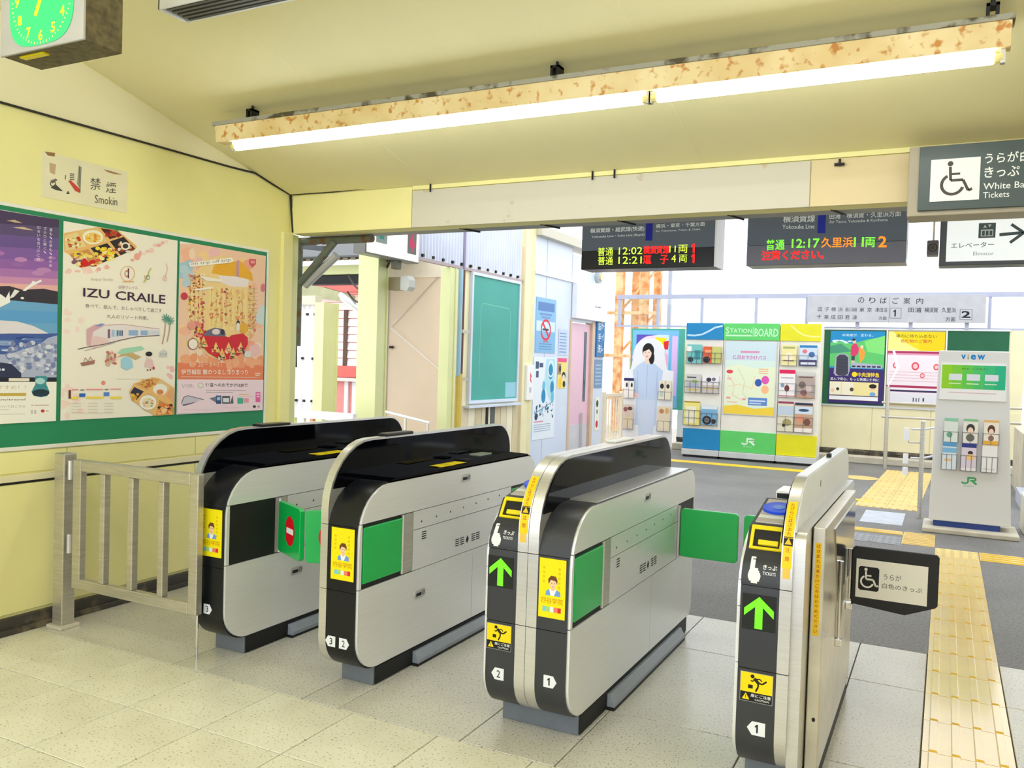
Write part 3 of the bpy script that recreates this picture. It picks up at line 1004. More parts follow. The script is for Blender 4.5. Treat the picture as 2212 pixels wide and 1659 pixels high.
fin_sticker(G4, -0.475, -0.444)
flap(G4, (-0.629, 4.45), 180, 0.27)
MB().box(-0.468, -0.450, 4.05, 4.10, 1.108, 1.124, BLACK).build('sensor', G4, bevel=0.003)
p = Print(right(-0.436, 0, 0), h0=0.0006)
p.rect(3.62, 1.03, 3.635, 1.055, (20, 20, 20))
p.build('bolt_mark', G4)

# side slab next to it
t = thing('gate_slab', 'narrow upright steel slab with yellow tape beside the rightmost gate', 'gate post', (-0.377, 3.7, 0))
MB().box(-0.398, -0.355, 3.16, 4.26, 0.065, 0.945, mat('worn_slab_steel', (212, 206, 190), 0.3, 0.75, var=0.12, vscale=8, rvar=0.08)).build('slab_body', t, bevel=0.004)
MB().box(-0.393, -0.36, 3.19, 4.24, 0.0, 0.066, BLACK).build('slab_foot', t)
p = Print(front(-0.388, 3.16, 0.56), h0=0.0008)
p.rect(0, 0, 0.021, 0.33, (252, 204, 20))
p.vtext('はさまれ注意かけこみはおやめください', 0.0105, 0.325, 0.0125, -0.0178, (176, 84, 14), 0.01)
p.build('warning_tape', t)
p = Print(front(-0.372, 3.16, 0.26), h0=0.0008)
p.ell(0, 0, 0.006, 0.008, (30, 24, 18), 12)
p.build('bolt_hole', t)
MB().prism([(3.42, 0.90), (4.22, 0.90), (4.22, 0.60), (3.62, 0.60)], 'X', -0.3555, -0.3505, mat('mirror_steel', (180, 178, 172), 0.12, 1.0)).build('mirror_plate', t)
MB().tube([(-0.343, 3.62, 0.42), (-0.343, 3.62, 0.74)], 0.009, CHROME, 10).build('hinge_tube', t, smooth=True)
MB().box(-0.3555, -0.330, 3.60, 3.64, 0.40, 0.43, CHROME).build('hinge_foot', t, bevel=0.003)

# swinging plate with the wheelchair sign
t = thing('swing_plate', 'black swing plate with white wheelchair ticket sign beside the gate', 'gate door', (-0.18, 4.0, 0.45))
pl = [(-0.335, 0.49), (-0.335, 0.725), (-0.325, 0.735), (-0.005, 0.735), (0.005, 0.725), (0.005, 0.52), (-0.005, 0.51), (-0.12, 0.463), (-0.325, 0.482)]
MB().prism(pl, 'Y', 3.99, 4.01, BLACK).build('plate', t, bevel=0.003)
p = Print(front(0, 3.99, 0), h0=0.0012)
p.poly([(-0.318, 0.515), (-0.318, 0.683), (-0.036, 0.683), (-0.036, 0.515)], (240, 236, 224))
p.poly([(-0.308, 0.555), (-0.308, 0.645), (-0.300, 0.652), (-0.232, 0.652), (-0.225, 0.645), (-0.225, 0.555), (-0.232, 0.548), (-0.300, 0.548)], (22, 22, 22))
def wheelchair(p, x, z, s, col, w=0.09):
    p.ell(x - 0.12 * s, z + 0.43 * s, 0.075 * s, 0.075 * s, col, 16)
    p.line([(x - 0.12 * s, z + 0.34 * s), (x - 0.10 * s, z - 0.05 * s), (x + 0.22 * s, z - 0.05 * s), (x + 0.36 * s, z - 0.36 * s), (x + 0.46 * s, z - 0.32 * s)], w * s, col)
    p.line([(x - 0.11 * s, z + 0.13 * s), (x + 0.14 * s, z + 0.13 * s)], w * 0.8 * s, col)
    p.ring(x - 0.05 * s, z - 0.17 * s, 0.32 * s, 0.32 * s, 0.26, col, 26, 118, 342)
wheelchair(p, -0.268, 0.602, 0.088, (240, 236, 224))
p.text('うらが', -0.208, 0.606, -0.138, 0.632, (50, 50, 50))
p.text('白色のきっぷ', -0.212, 0.568, -0.056, 0.590, (50, 50, 50))
p.build('sign_face', t)
MB().tube([(-0.342, 4.0, 0.50), (-0.342, 4.0, 0.72)], 0.008, CHROME, 10).build('pivot', t, smooth=True)
MB().box(-0.355, -0.325, 3.96, 4.0, 0.46, 0.488, CHROME).build('bracket', t, bevel=0.003)
# ================================================================== poster board on the left wall
nb = thing('notice_board', 'long green notice board with white frame on the yellow wall', 'notice board', (W, 3.3, 0.955))
MB().box(W + 0.004, W + 0.0135, 1.4, 4.55, 0.972, 2.208, GREENBOARD).build('backing', nb)
for z0, z1 in ((0.952, 0.974), (2.206, 2.226)):
    MB().box(W + 0.002, W + 0.0155, 1.38, 4.572, z0, z1, WHITEFRAME).build('frame_bar', nb, bevel=0.003)
for y0, y1 in ((1.38, 1.402), (4.548, 4.572)):
    MB().box(W + 0.002, W + 0.0155, y0, y1, 0.974, 2.206, WHITEFRAME).build('frame_bar', nb, bevel=0.003)
XP = W + 0.0158

def poster_base(y0, y1, z0, z1, label):
    t = thing('poster', label, 'poster', (XP, (y0 + y1) / 2, z0), 'posters on the green board')
    MB().box(XP, XP + 0.002, y0, y1, z0, z1, PAPER).build('sheet', t)
    return t

def crop_map(xl0, xl1, xr0, xr1, yt0, yt1, yb0, yb1, w, h):
    """sketch coordinates (x right, y down) of a poster seen at a slant -> metres on the sheet"""
    def fn(x, y):
        u = 0.5
        for _ in range(4):
            top, bot = yt0 + (yt1 - yt0) * u, yb0 + (yb1 - yb0) * u
            v = (bot - y) / (bot - top)
            l, r = xl1 + (xl0 - xl1) * v, xr1 + (xr0 - xr1) * v
            u = (x - l) / (r - l)
        return (min(1, max(0, u)) * w, min(1, max(0, v)) * h)
    return fn

# ---- poster: snowy mountain sunset
t = poster_base(2.215, 2.972, 1.097, 2.182, 'purple sunset over snowy mountains poster at the left picture edge')
p = Print(right(XP + 0.002, 2.215, 1.097))
PW, PH = 0.757, 1.085
def px1(x, y):     # sketch: 408 = right edge, the sheet goes on to the left of 0
    u = 0.588 + 0.412 * x / 408.0
    top = 15 + 45 * x / 408.0
    bot = 1612 - 15 * x / 408.0
    return (min(1, max(0, u)) * PW, min(1, max(0, (bot - y) / (bot - top))) * PH)
p.pre = px1
XL = -582
sky = [(0, (70, 54, 92)), (120, (92, 76, 120)), (200, (108, 84, 150)), (290, (132, 94, 170)), (380, (150, 100, 178)), (450, (176, 120, 186)), (510, (208, 146, 190)), (560, (236, 182, 176))]
for k, (y, c) in enumerate(sky):
    y2 = sky[k + 1][0] if k + 1 < len(sky) else 640
    p.rect(XL, y - 40 if k == 0 else y, 408, y2 + 6, c)
for x, y, w_, c in ((90, 92, 110, (206, 178, 140)), (150, 140, 150, (214, 184, 150)), (-150, 110, 200, (200, 170, 150)), (-300, 180, 220, (190, 150, 170))):
    p.poly([(x - w_ / 2, y), (x, y - 9), (x + w_ / 2, y + 12), (x, y + 10)], c)
p.ells([(rnd.uniform(XL, 400), rnd.uniform(330, 480), rnd.uniform(25, 60), rnd.uniform(9, 22), rnd.choice([(178, 118, 190), (196, 140, 196), (160, 106, 178)])) for _ in range(26)], 10)
ridge = [(XL, 600), (-420, 570), (-260, 590), (-120, 574), (0, 582), (60, 578), (150, 602), (220, 596), (300, 588), (408, 606)]
p.poly(ridge + [(408, 720), (XL, 735)], (56, 50, 62))
p.poly([(XL, 700), (-200, 690), (60, 684), (408, 704), (408, 1000), (XL, 1000)], (112, 172, 218))
p.rect(XL, 760, 408, 850, (96, 164, 220))
p.poly([(-60, 738), (0, 640), (36, 668), (60, 618), (66, 700), (0, 738)], (250, 248, 246))
p.poly([(60, 672), (96, 602), (130, 612), (90, 660)], (240, 236, 236))
p.poly([(150, 608), (214, 548), (222, 530), (244, 540), (280, 520), (288, 534), (230, 566), (170, 612)], (250, 248, 246))
p.ell(150, 665, 13, 9, (240, 240, 240), 10)
p.poly([(XL, 880), (-300, 850), (0, 836), (120, 842), (230, 872), (340, 925), (330, 960), (150, 950), (0, 946), (XL, 980)], (232, 226, 234))
p.poly([(XL, 940), (-100, 940), (80, 932), (260, 930), (408, 925), (408, 1290), (XL, 1290)], (70, 96, 168))
p.ells([(rnd.uniform(XL, 330), rnd.uniform(960, 1060), rnd.uniform(30, 90), rnd.uniform(5, 13), rnd.choice([(150, 172, 214), (96, 124, 190), (210, 218, 236), (48, 74, 150)])) for _ in range(40)], 10)
p.poly([(XL, 1080), (60, 1090), (160, 1050), (280, 1010), (340, 960), (408, 940), (408, 1262), (XL, 1262)], (178, 186, 214))
p.ells([(rnd.uniform(60, 400), rnd.uniform(1000, 1240), rnd.uniform(8, 26), rnd.uniform(8, 22), rnd.choice([(206, 210, 230), (150, 160, 196), (226, 228, 240), (126, 138, 184)])) for _ in range(120)], 7)
p.poly([(XL, 1170), (0, 1150), (80, 1160), (150, 1230), (150, 1262), (XL, 1262)], (52, 58, 88))
p.rects([(-10 + 26 * k, 1212, 8 + 26 * k, 1196) for k in range(2)], (232, 238, 250))
p.rect(XL, 1262, 408, 1296, (34, 36, 48))
p.rect(64, 1292, 208, 1268, (240, 232, 214))
p.rect(XL, 1296, 408, 1640, (250, 247, 238))
p.text('おすすめ！！', -60, 1352, 184, 1322, (212, 196, 158))
p.rect(XL * 0.6, 1402, 186, 1380, (208, 178, 82))
p.text('jr-east.com/travel', -190, 1442, 180, 1420, (70, 70, 70))
p.text('冬の旅についてはこちら', -100, 1490, 180, 1470, (150, 146, 140))
p.rects([(XL * 0.4, 1540, 180, 1537), (XL * 0.4, 1508, 70, 1504)], (196, 192, 186))
p.poly([(246, 1264), (252, 1252), (330, 1252), (340, 1266), (330, 1310), (356, 1370), (340, 1404), (292, 1414), (240, 1402), (224, 1370), (252, 1312)], (70, 148, 158))
p.ell(292, 1380, 64, 28, (36, 56, 72), 18)
p.ell(286, 1290, 36, 24, (176, 220, 222), 16)
p.rects([(222 + 24 * k, 1540, 236 + 24 * k, 1510) for k in range(2)], (206, 200, 196))
p.ell(308, 1518, 14, 12, (214, 60, 66), 12)
p.rects([(330, 1524, 352, 1514), (224, 1478, 240, 1468), (246, 1478, 352, 1470)], (214, 190, 186))
p.vtext('夏も、お祭も、冬の旅', 348, 130, 22, 30, (240, 234, 240))
p.vtext('さらりと聞く、', 305, 122, 21, 30, (236, 230, 238))
p.vtext('出会いを見つけに。', 258, 116, 22, 30, (236, 230, 238))
p.build('picture', t)

# ---- poster: IZU CRAILE
t = poster_base(3.0, 3.765, 1.098, 2.180, 'IZU CRAILE poster with bento boxes and train drawing')
p = Print(right(XP + 0.002, 3.0, 1.098), crop_map(22, 12, 965, 942, 20, 170, 1650, 1600, 0.765, 1.082))
p.rect(14, 30, 955, 1640, (250, 243, 228), 6, 6)
PK = [(246, 200, 186), (250, 214, 202), (244, 184, 176), (252, 226, 214)]
p.ells([(rnd.uniform(30, 420), rnd.uniform(390, 440), rnd.uniform(10, 26), rnd.uniform(10, 24), rnd.choice(PK)) for _ in range(16)])
p.ells([(560 + 33 * k, 320 - 17 * k + rnd.uniform(-14, 14), rnd.uniform(12, 28), rnd.uniform(12, 26), rnd.choice(PK)) for k in range(10)])
p.ells([(rnd.uniform(40, 170), rnd.uniform(720, 920), rnd.uniform(14, 30), rnd.uniform(14, 30), (252, 228, 220)) for _ in range(6)])
p.ells([(rnd.uniform(855, 938), rnd.uniform(1210, 1290), rnd.uniform(14, 26), rnd.uniform(14, 26), (248, 196, 200)) for _ in range(5)])
p.ells([(rnd.uniform(20, 180), rnd.uniform(1330, 1640), rnd.uniform(18, 40), rnd.uniform(18, 40), (252, 226, 214)) for _ in range(12)])
p.ells([(330, 1340, 18, 20, (240, 150, 140)), (600, 300, 30, 30, (246, 176, 160)), (350, 388, 20, 20, (244, 190, 170))])
WOOD, WOOD2 = (240, 190, 116), (222, 156, 78)
def bento(pts, rows):
    p.poly(pts, WOOD)
    for q, c in rows:
        p.poly(q, c)
bento([(24, 118), (282, 62), (440, 80), (598, 215), (585, 240), (330, 350), (280, 372), (150, 400), (60, 290), (26, 270)], [
    ([(30, 140), (118, 108), (190, 222), (36, 265)], (238, 214, 150)),
    ([(134, 100), (270, 74), (352, 176), (206, 215)], (236, 206, 130)),
    ([(296, 70), (430, 88), (470, 128), (372, 160)], (86, 30, 26)),
    ([(372, 178), (486, 138), (584, 238), (462, 290)], (44, 38, 40)),
    ([(222, 236), (352, 192), (446, 298), (318, 352)], (36, 38, 46)),
    ([(66, 290), (204, 242), (292, 362), (150, 398)], (214, 150, 80))])
p.ell(240, 146, 80, 58, (250, 244, 226), 22)
p.ell(240, 150, 62, 42, (246, 210, 110), 20)
p.ells([(rnd.uniform(190, 292), rnd.uniform(120, 178), 12, 8, rnd.choice([(248, 190, 60), (250, 226, 140), (232, 150, 60)])) for _ in range(16)])
p.ells([(rnd.uniform(40, 140), rnd.uniform(150, 235), rnd.uniform(6, 16), rnd.uniform(6, 14), rnd.choice([(244, 222, 150), (226, 180, 90), (250, 240, 200), (206, 60, 40), (190, 190, 90)])) for _ in range(40)])
p.ells([(rnd.uniform(345, 440), rnd.uniform(92, 138), rnd.uniform(10, 22), rnd.uniform(8, 16), rnd.choice([(206, 50, 36), (226, 90, 50), (150, 30, 26), (120, 120, 60)])) for _ in range(18)])
p.ells([(rnd.uniform(420, 560), rnd.uniform(190, 268), rnd.uniform(8, 22), rnd.uniform(8, 16), rnd.choice([(240, 226, 206), (206, 140, 90), (150, 60, 40), (230, 180, 130)])) for _ in range(24)])
p.ell(500, 215, 36, 32, (246, 240, 226), 16)
p.ell(500, 215, 24, 20, (60, 48, 44), 14)
p.ells([(rnd.uniform(275, 410), rnd.uniform(235, 335), rnd.uniform(10, 24), rnd.uniform(8, 18), rnd.choice([(250, 226, 60), (246, 200, 40), (240, 150, 80), (250, 240, 170), (222, 90, 60)])) for _ in range(34)])
p.ells([(rnd.uniform(90, 265), rnd.uniform(275, 385), rnd.uniform(8, 24), rnd.uniform(8, 18), rnd.choice([(212, 34, 30), (240, 214, 60), (130, 80, 110), (246, 222, 110), (180, 190, 60), (240, 236, 220)])) for _ in range(44)])
p.ell(178, 362, 32, 26, (216, 24, 24), 14)
# crest, glass and instrument
p.ring(520, 440, 62, 64, 0.10, (240, 196, 150), 26)
p.ring(513, 440, 18, 28, 0.35, (232, 110, 110), 20)
p.rect(522, 478, 531, 396, (90, 30, 30))
p.rect(478, 512, 572, 500, (236, 190, 140))
p.line([(655, 510), (690, 470), (700, 430), (722, 394)], 10, (206, 200, 110))
p.ring(694, 470, 18, 22, 0.3, (120, 150, 130), 16)
p.line([(664, 452), (672, 510)], 6, (222, 180, 110))
p.line([(858, 356), (872, 400), (850, 470), (836, 496)], 7, (240, 190, 180))
p.ring(846, 478, 22, 24, 0.25, (240, 196, 190), 14)
p.text('Enjoy Smile', 230, 506, 398, 478, (196, 184, 170))
p.text('伊豆クレイル', 444, 570, 608, 538, (196, 160, 160))
p.text('IZU CRAILE', 168, 632, 852, 560, (64, 36, 62), 0.012, slope=0.0815)
p.text('食べて、飲んで、おしゃべりして過ごす', 184, 722, 820, 688, (150, 140, 132), slope=0.06)
p.text('大人のリゾート列車。', 350, 808, 700, 774, (150, 140, 132), slope=0.04)
# train drawing
p.poly([(198, 1030), (196, 900), (262, 858), (420, 852), (800, 896), (806, 948), (640, 958), (380, 1008), (258, 1052), (220, 1050)], (240, 230, 230))
p.poly([(198, 1030), (196, 900), (262, 858), (350, 860), (246, 920), (226, 1046)], (222, 176, 186))
p.poly([(225, 1046), (236, 960), (270, 955), (360, 975), (380, 1008), (258, 1052)], (240, 208, 206))
p.poly([(262, 874), (300, 852), (334, 852), (306, 874)], (130, 150, 206))
p.rects([(360, 972, 380, 898)], (130, 100, 130))
p.rects([(390 + 34 * k, 960 - 3 * k, 416 + 34 * k, 902 + 1.5 * k) for k in range(3)], (176, 200, 226))
p.rects([(436 + 18 * k, 950, 446 + 18 * k, 908) for k in range(3)], (70, 84, 110))
p.rects([(530, 948, 610, 904), (632, 946, 694, 906)], (150, 184, 224))
p.rects([(700 + 26 * k, 944, 720 + 26 * k, 908) for k in range(4)], (208, 218, 230))
p.line([(130, 1064), (200, 1046), (330, 1022), (470, 986), (600, 958), (800, 946)], 7, (110, 96, 100))
p.line([(180, 1076), (300, 1044), (420, 1006)], 4, (170, 150, 150))
p.line([(350, 866), (480, 856), (800, 894)], 5, (206, 160, 170))
# palms
for x0, x1, y1 in ((826, 856, 815), (868, 896, 835)):
    p.line([(x0, 1018 if x0 < 840 else 1000), (x1 - 8, 920), (x1, y1)], 10, (196, 160, 140))
    for a in range(0, 360, 40):
        p.line([(x1, y1), (x1 + 40 * math.cos(math.radians(a)), y1 - 10 + 36 * math.sin(math.radians(a)))], 9, rnd.choice([(96, 158, 140), (120, 176, 156), (80, 140, 126)]))
# boat, crowd, bay, girl, building
p.poly([(150, 1176), (262, 1150), (256, 1184), (166, 1202)], (170, 120, 110))
p.line([(176, 1168), (186, 1132), (210, 1164), (226, 1126), (246, 1156)], 5, (190, 150, 140))
p.ells([(rnd.uniform(350, 425), rnd.uniform(1060, 1190), rnd.uniform(7, 15), rnd.uniform(9, 18), rnd.choice([(226, 160, 140), (206, 190, 150), (240, 206, 190), (180, 150, 110), (200, 110, 100)])) for _ in range(30)])
p.poly([(440, 1090), (480, 1056), (640, 1034), (670, 1060), (590, 1080), (480, 1106)], (170, 222, 190))
p.poly([(426, 1130), (480, 1100), (560, 1090), (640, 1124), (590, 1148), (520, 1112)], (206, 178, 120))
p.poly([(470, 1140), (520, 1120), (560, 1150), (570, 1210), (520, 1236), (470, 1210)], (166, 214, 234))
p.poly([(684, 1145), (700, 1140), (736, 1145), (758, 1216), (668, 1206)], (240, 200, 204))
p.ell(710, 1118, 26, 24, (250, 232, 216), 16)
p.ell(706, 1100, 30, 20, (40, 30, 36), 16)
p.ell(748, 1216, 11, 14, (206, 70, 80), 10)
p.rects([(690, 1240, 700, 1224), (714, 1238, 724, 1222)], (120, 80, 80))
p.poly([(796, 1124), (798, 1084), (840, 1060), (872, 1084), (870, 1124)], (214, 214, 212))
p.rects([(806 + 22 * k, 1112, 818 + 22 * k, 1092) for k in range(3)], (180, 186, 190))
# route map and small print
p.rects([(90, 1400, 136, 1391), (196, 1398, 326, 1389), (384, 1394, 470, 1386)], (240, 150, 150))
p.rects([(88, 1474, 136, 1454), (196, 1470, 330, 1452), (384, 1472, 474, 1452)], (250, 224, 90))
p.rect(66, 1470, 82, 1398, (110, 50, 50))
p.rect(144, 1456, 190, 1426, (50, 110, 196))
p.rect(332, 1448, 376, 1416, (90, 140, 214))
p.rects([(150, 1402, 182, 1394), (340, 1398, 368, 1390)], (120, 120, 130))
p.rects([(86 + 125 * k, 1510 + 24 * j, 160 + 125 * k, 1506 + 24 * j) for k in range(3) for j in range(4)], (214, 204, 194))
p.rects([(440, 1308, 700, 1304), (90, 1590, 400, 1587)], (224, 214, 206))
# second bento at the bottom right
bento([(540, 1410), (580, 1344), (740, 1290), (800, 1300), (938, 1380), (938, 1604), (760, 1612), (560, 1480)], [
    ([(590, 1346), (742, 1298), (800, 1310), (690, 1400)], (222, 170, 100)),
    ([(548, 1420), (580, 1372), (662, 1410), (600, 1480)], (46, 48, 74)),
    ([(808, 1318), (900, 1372), (846, 1440), (735, 1404)], (232, 206, 160)),
    ([(620, 1470), (700, 1418), (790, 1462), (740, 1590), (660, 1560)], (226, 190, 130)),
    ([(800, 1480), (936, 1540), (934, 1600), (770, 1604)], (206, 150, 80)),
    ([(860, 1440), (905, 1385), (936, 1400), (936, 1520)], (236, 170, 120))])
p.ell(808, 1392, 64, 46, (250, 244, 230), 20)
p.ell(806, 1414, 32, 22, (226, 140, 80), 14)
p.ell(700, 1500, 74, 60, (250, 246, 236), 22)
p.ell(700, 1502, 56, 42, (240, 226, 190), 18)
p.ells([(rnd.uniform(660, 740), rnd.uniform(1476, 1532), 10, 6, rnd.choice([(130, 150, 70), (236, 150, 130), (200, 190, 110)])) for _ in range(12)])
p.ells([(rnd.uniform(640, 760), rnd.uniform(1312, 1372), rnd.uniform(8, 20), rnd.uniform(6, 14), rnd.choice([(206, 130, 60), (240, 180, 90), (190, 110, 50)])) for _ in range(20)])
p.ells([(rnd.uniform(555, 610), rnd.uniform(1430, 1480), 14, 12, rnd.choice([(240, 190, 60), (220, 160, 50)])) for _ in range(8)])
p.ells([(rnd.uniform(790, 920), rnd.uniform(1520, 1596), rnd.uniform(10, 22), rnd.uniform(8, 16), rnd.choice([(222, 60, 30), (244, 180, 110), (240, 120, 60), (60, 60, 40), (250, 210, 150)])) for _ in range(28)])
p.build('picture', t)

# ---- poster: hanging dolls festival
t = poster_base(3.783, 4.532, 1.098, 2.180, 'orange festival poster with hanging decorations, third on the green board')
p = Print(right(XP + 0.002, 3.783, 1.098), crop_map(33, 8, 818, 795, 40, 165, 1600, 1555, 0.749, 1.082))
p.rect(10, 60, 815, 1290, (248, 206, 178), 6, 6)
BG = [(250, 190, 160), (252, 222, 196), (246, 170, 140), (252, 232, 190), (244, 196, 196), (250, 214, 150)]
def spray(n, x0, x1, y0, y1, r0, r1, cols, k=8):
    p.ells([(rnd.uniform(x0, x1), rnd.uniform(y0, y1), rnd.uniform(r0, r1), rnd.uniform(r0, r1), rnd.choice(cols)) for _ in range(n)], k)
spray(60, 50, 780, 130, 1150, 24, 60, BG, 10)
spray(10, 40, 110, 240, 420, 30, 60, [(190, 214, 226), (170, 204, 224)], 10)
spray(7, 730, 790, 640, 760, 24, 46, [(214, 226, 226)], 10)
p.rect(14, 1130, 808, 1290, (240, 134, 92), 4, 2)
spray(20, 30, 790, 1085, 1150, 26, 54, [(244, 160, 116), (248, 176, 130)], 10)
p.ell(400, 630, 310, 470, (246, 214, 150), 40)
p.poly([(300, 320), (330, 235), (530, 215), (560, 205), (680, 320), (690, 390), (530, 355), (420, 345)], (240, 178, 40))
p.rect(528, 445, 552, 205, (196, 150, 170))
p.poly([(360, 340), (530, 350), (650, 376), (640, 446), (480, 440), (380, 400)], (244, 232, 232))
p.rects([(280 + 62 * k, 830, 318 + 62 * k, 440 + 10 * k) for k in range(6)], (250, 224, 150))
COLS = [(222, 120, 60), (196, 50, 50), (240, 190, 60), (250, 236, 200), (120, 96, 60), (236, 160, 140), (206, 150, 70), (180, 80, 90)]
for cx in (120, 155, 190, 222, 300, 345, 385, 432, 480, 545, 590, 660, 700):
    y0 = 330 if cx < 240 else (460 if cx < 620 else 440)
    y1 = 760 if cx < 240 else (800 if cx < 620 else 880)
    p.rect(cx - 2, y1, cx + 2, y0, (206, 170, 120))
    p.ells([(cx + rnd.uniform(-14, 14), rnd.uniform(y0, y1), rnd.uniform(5, 13), rnd.uniform(5, 13), rnd.choice(COLS if cx < 240 or cx > 420 and cx < 450 else [(250, 226, 160), (240, 200, 110), (226, 150, 90), (246, 214, 130), (222, 120, 70)])) for _ in range(34)], 7)
p.rects([(640, 460 + 36 * k, 730, 456 + 36 * k) for k in range(11)], (206, 166, 140))
spray(36, 150, 245, 760, 890, 10, 20, [(196, 40, 50), (240, 200, 60), (120, 60, 70), (236, 140, 130)])
p.poly([(200, 900), (260, 880), (420, 888), (460, 900), (480, 880), (590, 862), (640, 900), (640, 960), (600, 1030), (520, 1080), (440, 1100), (350, 1086), (270, 1040), (215, 970)], (214, 24, 40))
p.poly([(230, 884), (260, 840), (330, 812), (400, 824), (430, 870), (420, 892), (300, 890)], (110, 106, 128))
p.ells([(340, 850, 36, 26, (236, 220, 222)), (400, 852, 20, 26, (50, 46, 70)), (545, 770, 16, 26, (60, 44, 44)), (545, 806, 18, 40, (244, 236, 226)), (600, 815, 40, 50, (236, 176, 50))], 16)
for cx, cy in ((340, 1010), (456, 1010), (570, 1010), (230, 960), (395, 1066), (500, 1060)):
    p.poly([(cx - 40, cy + 26), (cx, cy - 70), (cx + 40, cy + 26)], (244, 200, 120))
    spray(14, cx - 32, cx + 32, cy - 20, cy + 34, 6, 12, [(60, 60, 50), (240, 230, 200), (226, 120, 60), (110, 130, 80), (200, 40, 50)], 7)
p.ells([(140, 962, 44, 52, (120, 50, 50)), (140, 962, 39, 46, (250, 240, 226)), (66, 532, 28, 34, (206, 60, 80)), (790, 450, 22, 36, (220, 120, 140)), (130, 795, 34, 40, (240, 160, 140)), (195, 1040, 26, 30, (250, 226, 190)), (640, 1050, 34, 30, (226, 226, 220))], 18)
p.poly([(650, 190), (715, 195), (714, 236), (684, 266), (654, 236)], (226, 90, 106))
p.text('鑑賞', 662, 232, 706, 206, (250, 220, 220))
p.poly([(100, 232), (480, 178), (498, 208), (470, 226), (112, 268)], (252, 246, 236))
p.text('on trip off trip', 120, 262, 468, 226, (150, 130, 120), 0.0, slope=-0.12)
p.poly([(190, 345), (390, 380), (380, 398), (250, 392)], (252, 244, 230))
p.poly([(140, 470), (308, 440), (300, 462), (160, 482)], (252, 244, 230))
p.text('1・20ー3・31', 116, 1168, 390, 1122, (252, 226, 200), 0.0)
p.text('伊豆稲取 雛のつるし飾りまつり', 40, 1238, 640, 1190, (255, 244, 230), 0.012)
p.rect(40, 1262, 740, 1256, (250, 210, 180))
p.rects([(710, 1232, 768, 1220), (716, 1248, 760, 1238)], (250, 220, 190))
p.rect(8, 1282, 806, 1590, (246, 222, 234), 4, 2)
p.text('いつか、', 52, 1358, 146, 1322, (90, 80, 84), slope=0.0)
p.ells([(205, 1335, 26, 26, (206, 200, 190)), (205, 1335, 18, 18, (240, 232, 220))], 14)
p.text('伊豆へのおでかけはJRで', 248, 1352, 640, 1314, (40, 36, 40), 0.02)
p.rects([(250, 1384, 620, 1378), (250, 1402, 500, 1396)], (176, 160, 170))
p.poly([(44, 1500), (60, 1446), (96, 1428), (230, 1462), (120, 1490), (60, 1516)], (206, 200, 214))
p.line([(44, 1500), (60, 1446), (96, 1428), (232, 1464)], 6, (90, 80, 104))
p.poly([(46, 1512), (120, 1494), (190, 1476), (120, 1506), (62, 1522)], (110, 90, 120))
p.poly([(280, 1452), (340, 1436), (390, 1426), (390, 1502), (340, 1490)], (120, 124, 140))
p.rects([(342, 1502, 390, 1426)], (50, 76, 130))
p.rects([(350, 1470, 380, 1440)], (170, 200, 226))
p.rects([(398, 1500, 470, 1430)], (70, 74, 84))
p.rects([(406, 1488, 462, 1448)], (226, 232, 238))
p.poly([(470, 1500), (496, 1420), (504, 1498)], (90, 90, 110))
p.rects([(540, 1500, 596, 1446)], (70, 180, 146))
p.rects([(600, 1490, 652, 1448)], (240, 160, 180))
p.rects([(556, 1420, 650, 1410), (556, 1434, 700, 1430)], (236, 190, 150))
p.rects([(720, 1484, 768, 1392)], (236, 100, 170))
p.rects([(728, 1420, 760, 1404), (728, 1440, 760, 1428)], (250, 200, 226))
p.ell(708, 1524, 16, 13, (40, 40, 44), 12)
p.rects([(740, 1532, 762, 1516)], (160, 150, 160))
p.rects([(60, 1560, 300, 1557), (420, 1540, 560, 1536)], (226, 190, 206))
p.build('picture', t)

# ---- peeling no-smoking notice above the board
t = thing('peeling_sign', 'peeling no-smoking notice painted over above the poster board', 'sign', (W, 3.14, 2.29))
MB().box(W, W + 0.003, 2.88, 3.405, 2.29, 2.53, mat('faded_notice', (238, 232, 198), 0.6, var=0.04)).build('sheet', t)
p = Print(right(W + 0.003, 2.88, 2.29), lambda x, y: ((x - 283) / (865 - 283) * 0.525, (1 - (y - (1030 + (x - 283) * 0.16)) / 330.0) * 0.24))
K = (62, 58, 50)
p.poly([(300, 1034), (365, 1034), (362, 1062), (320, 1060)], (150, 110, 60))
p.poly([(330, 1110), (372, 1118), (366, 1194), (334, 1180)], (200, 170, 130))
p.poly([(340, 1290), (370, 1262), (420, 1312), (372, 1306)], K)
p.poly([(338, 1240), (370, 1222), (384, 1232), (350, 1262)], (110, 104, 90))
p.ring(355, 1262, 20, 22, 0.3, (80, 76, 66), 12)
p.poly([(440, 1330), (452, 1304), (464, 1328)], K)
p.poly([(452, 1232), (470, 1226), (534, 1290), (532, 1316), (500, 1304)], (206, 60, 40))
p.poly([(520, 1110), (540, 1120), (534, 1290), (510, 1250)], (150, 150, 130))
p.line([(526, 1120), (532, 1312)], 5, K)
p.rects([(462, 1224 - 14 * k, 492, 1216 - 14 * k) for k in range(4)], (90, 86, 76))
p.rect(430, 1222, 437, 1190, (120, 114, 100))
p.text('禁', 600, 1284, 672, 1192, (84, 80, 70))
p.text('煙', 712, 1300, 784, 1216, (84, 80, 70))
p.rect(716, 1262, 780, 1252, (238, 232, 198))
p.text('Smokin', 634, 1384, 794, 1322, (96, 90, 78), slope=0.08)
p.poly([(690, 1120), (740, 1128), (800, 1142), (830, 1150), (770, 1150), (720, 1140)], (170, 130, 80))
p.build('notice_print', t)

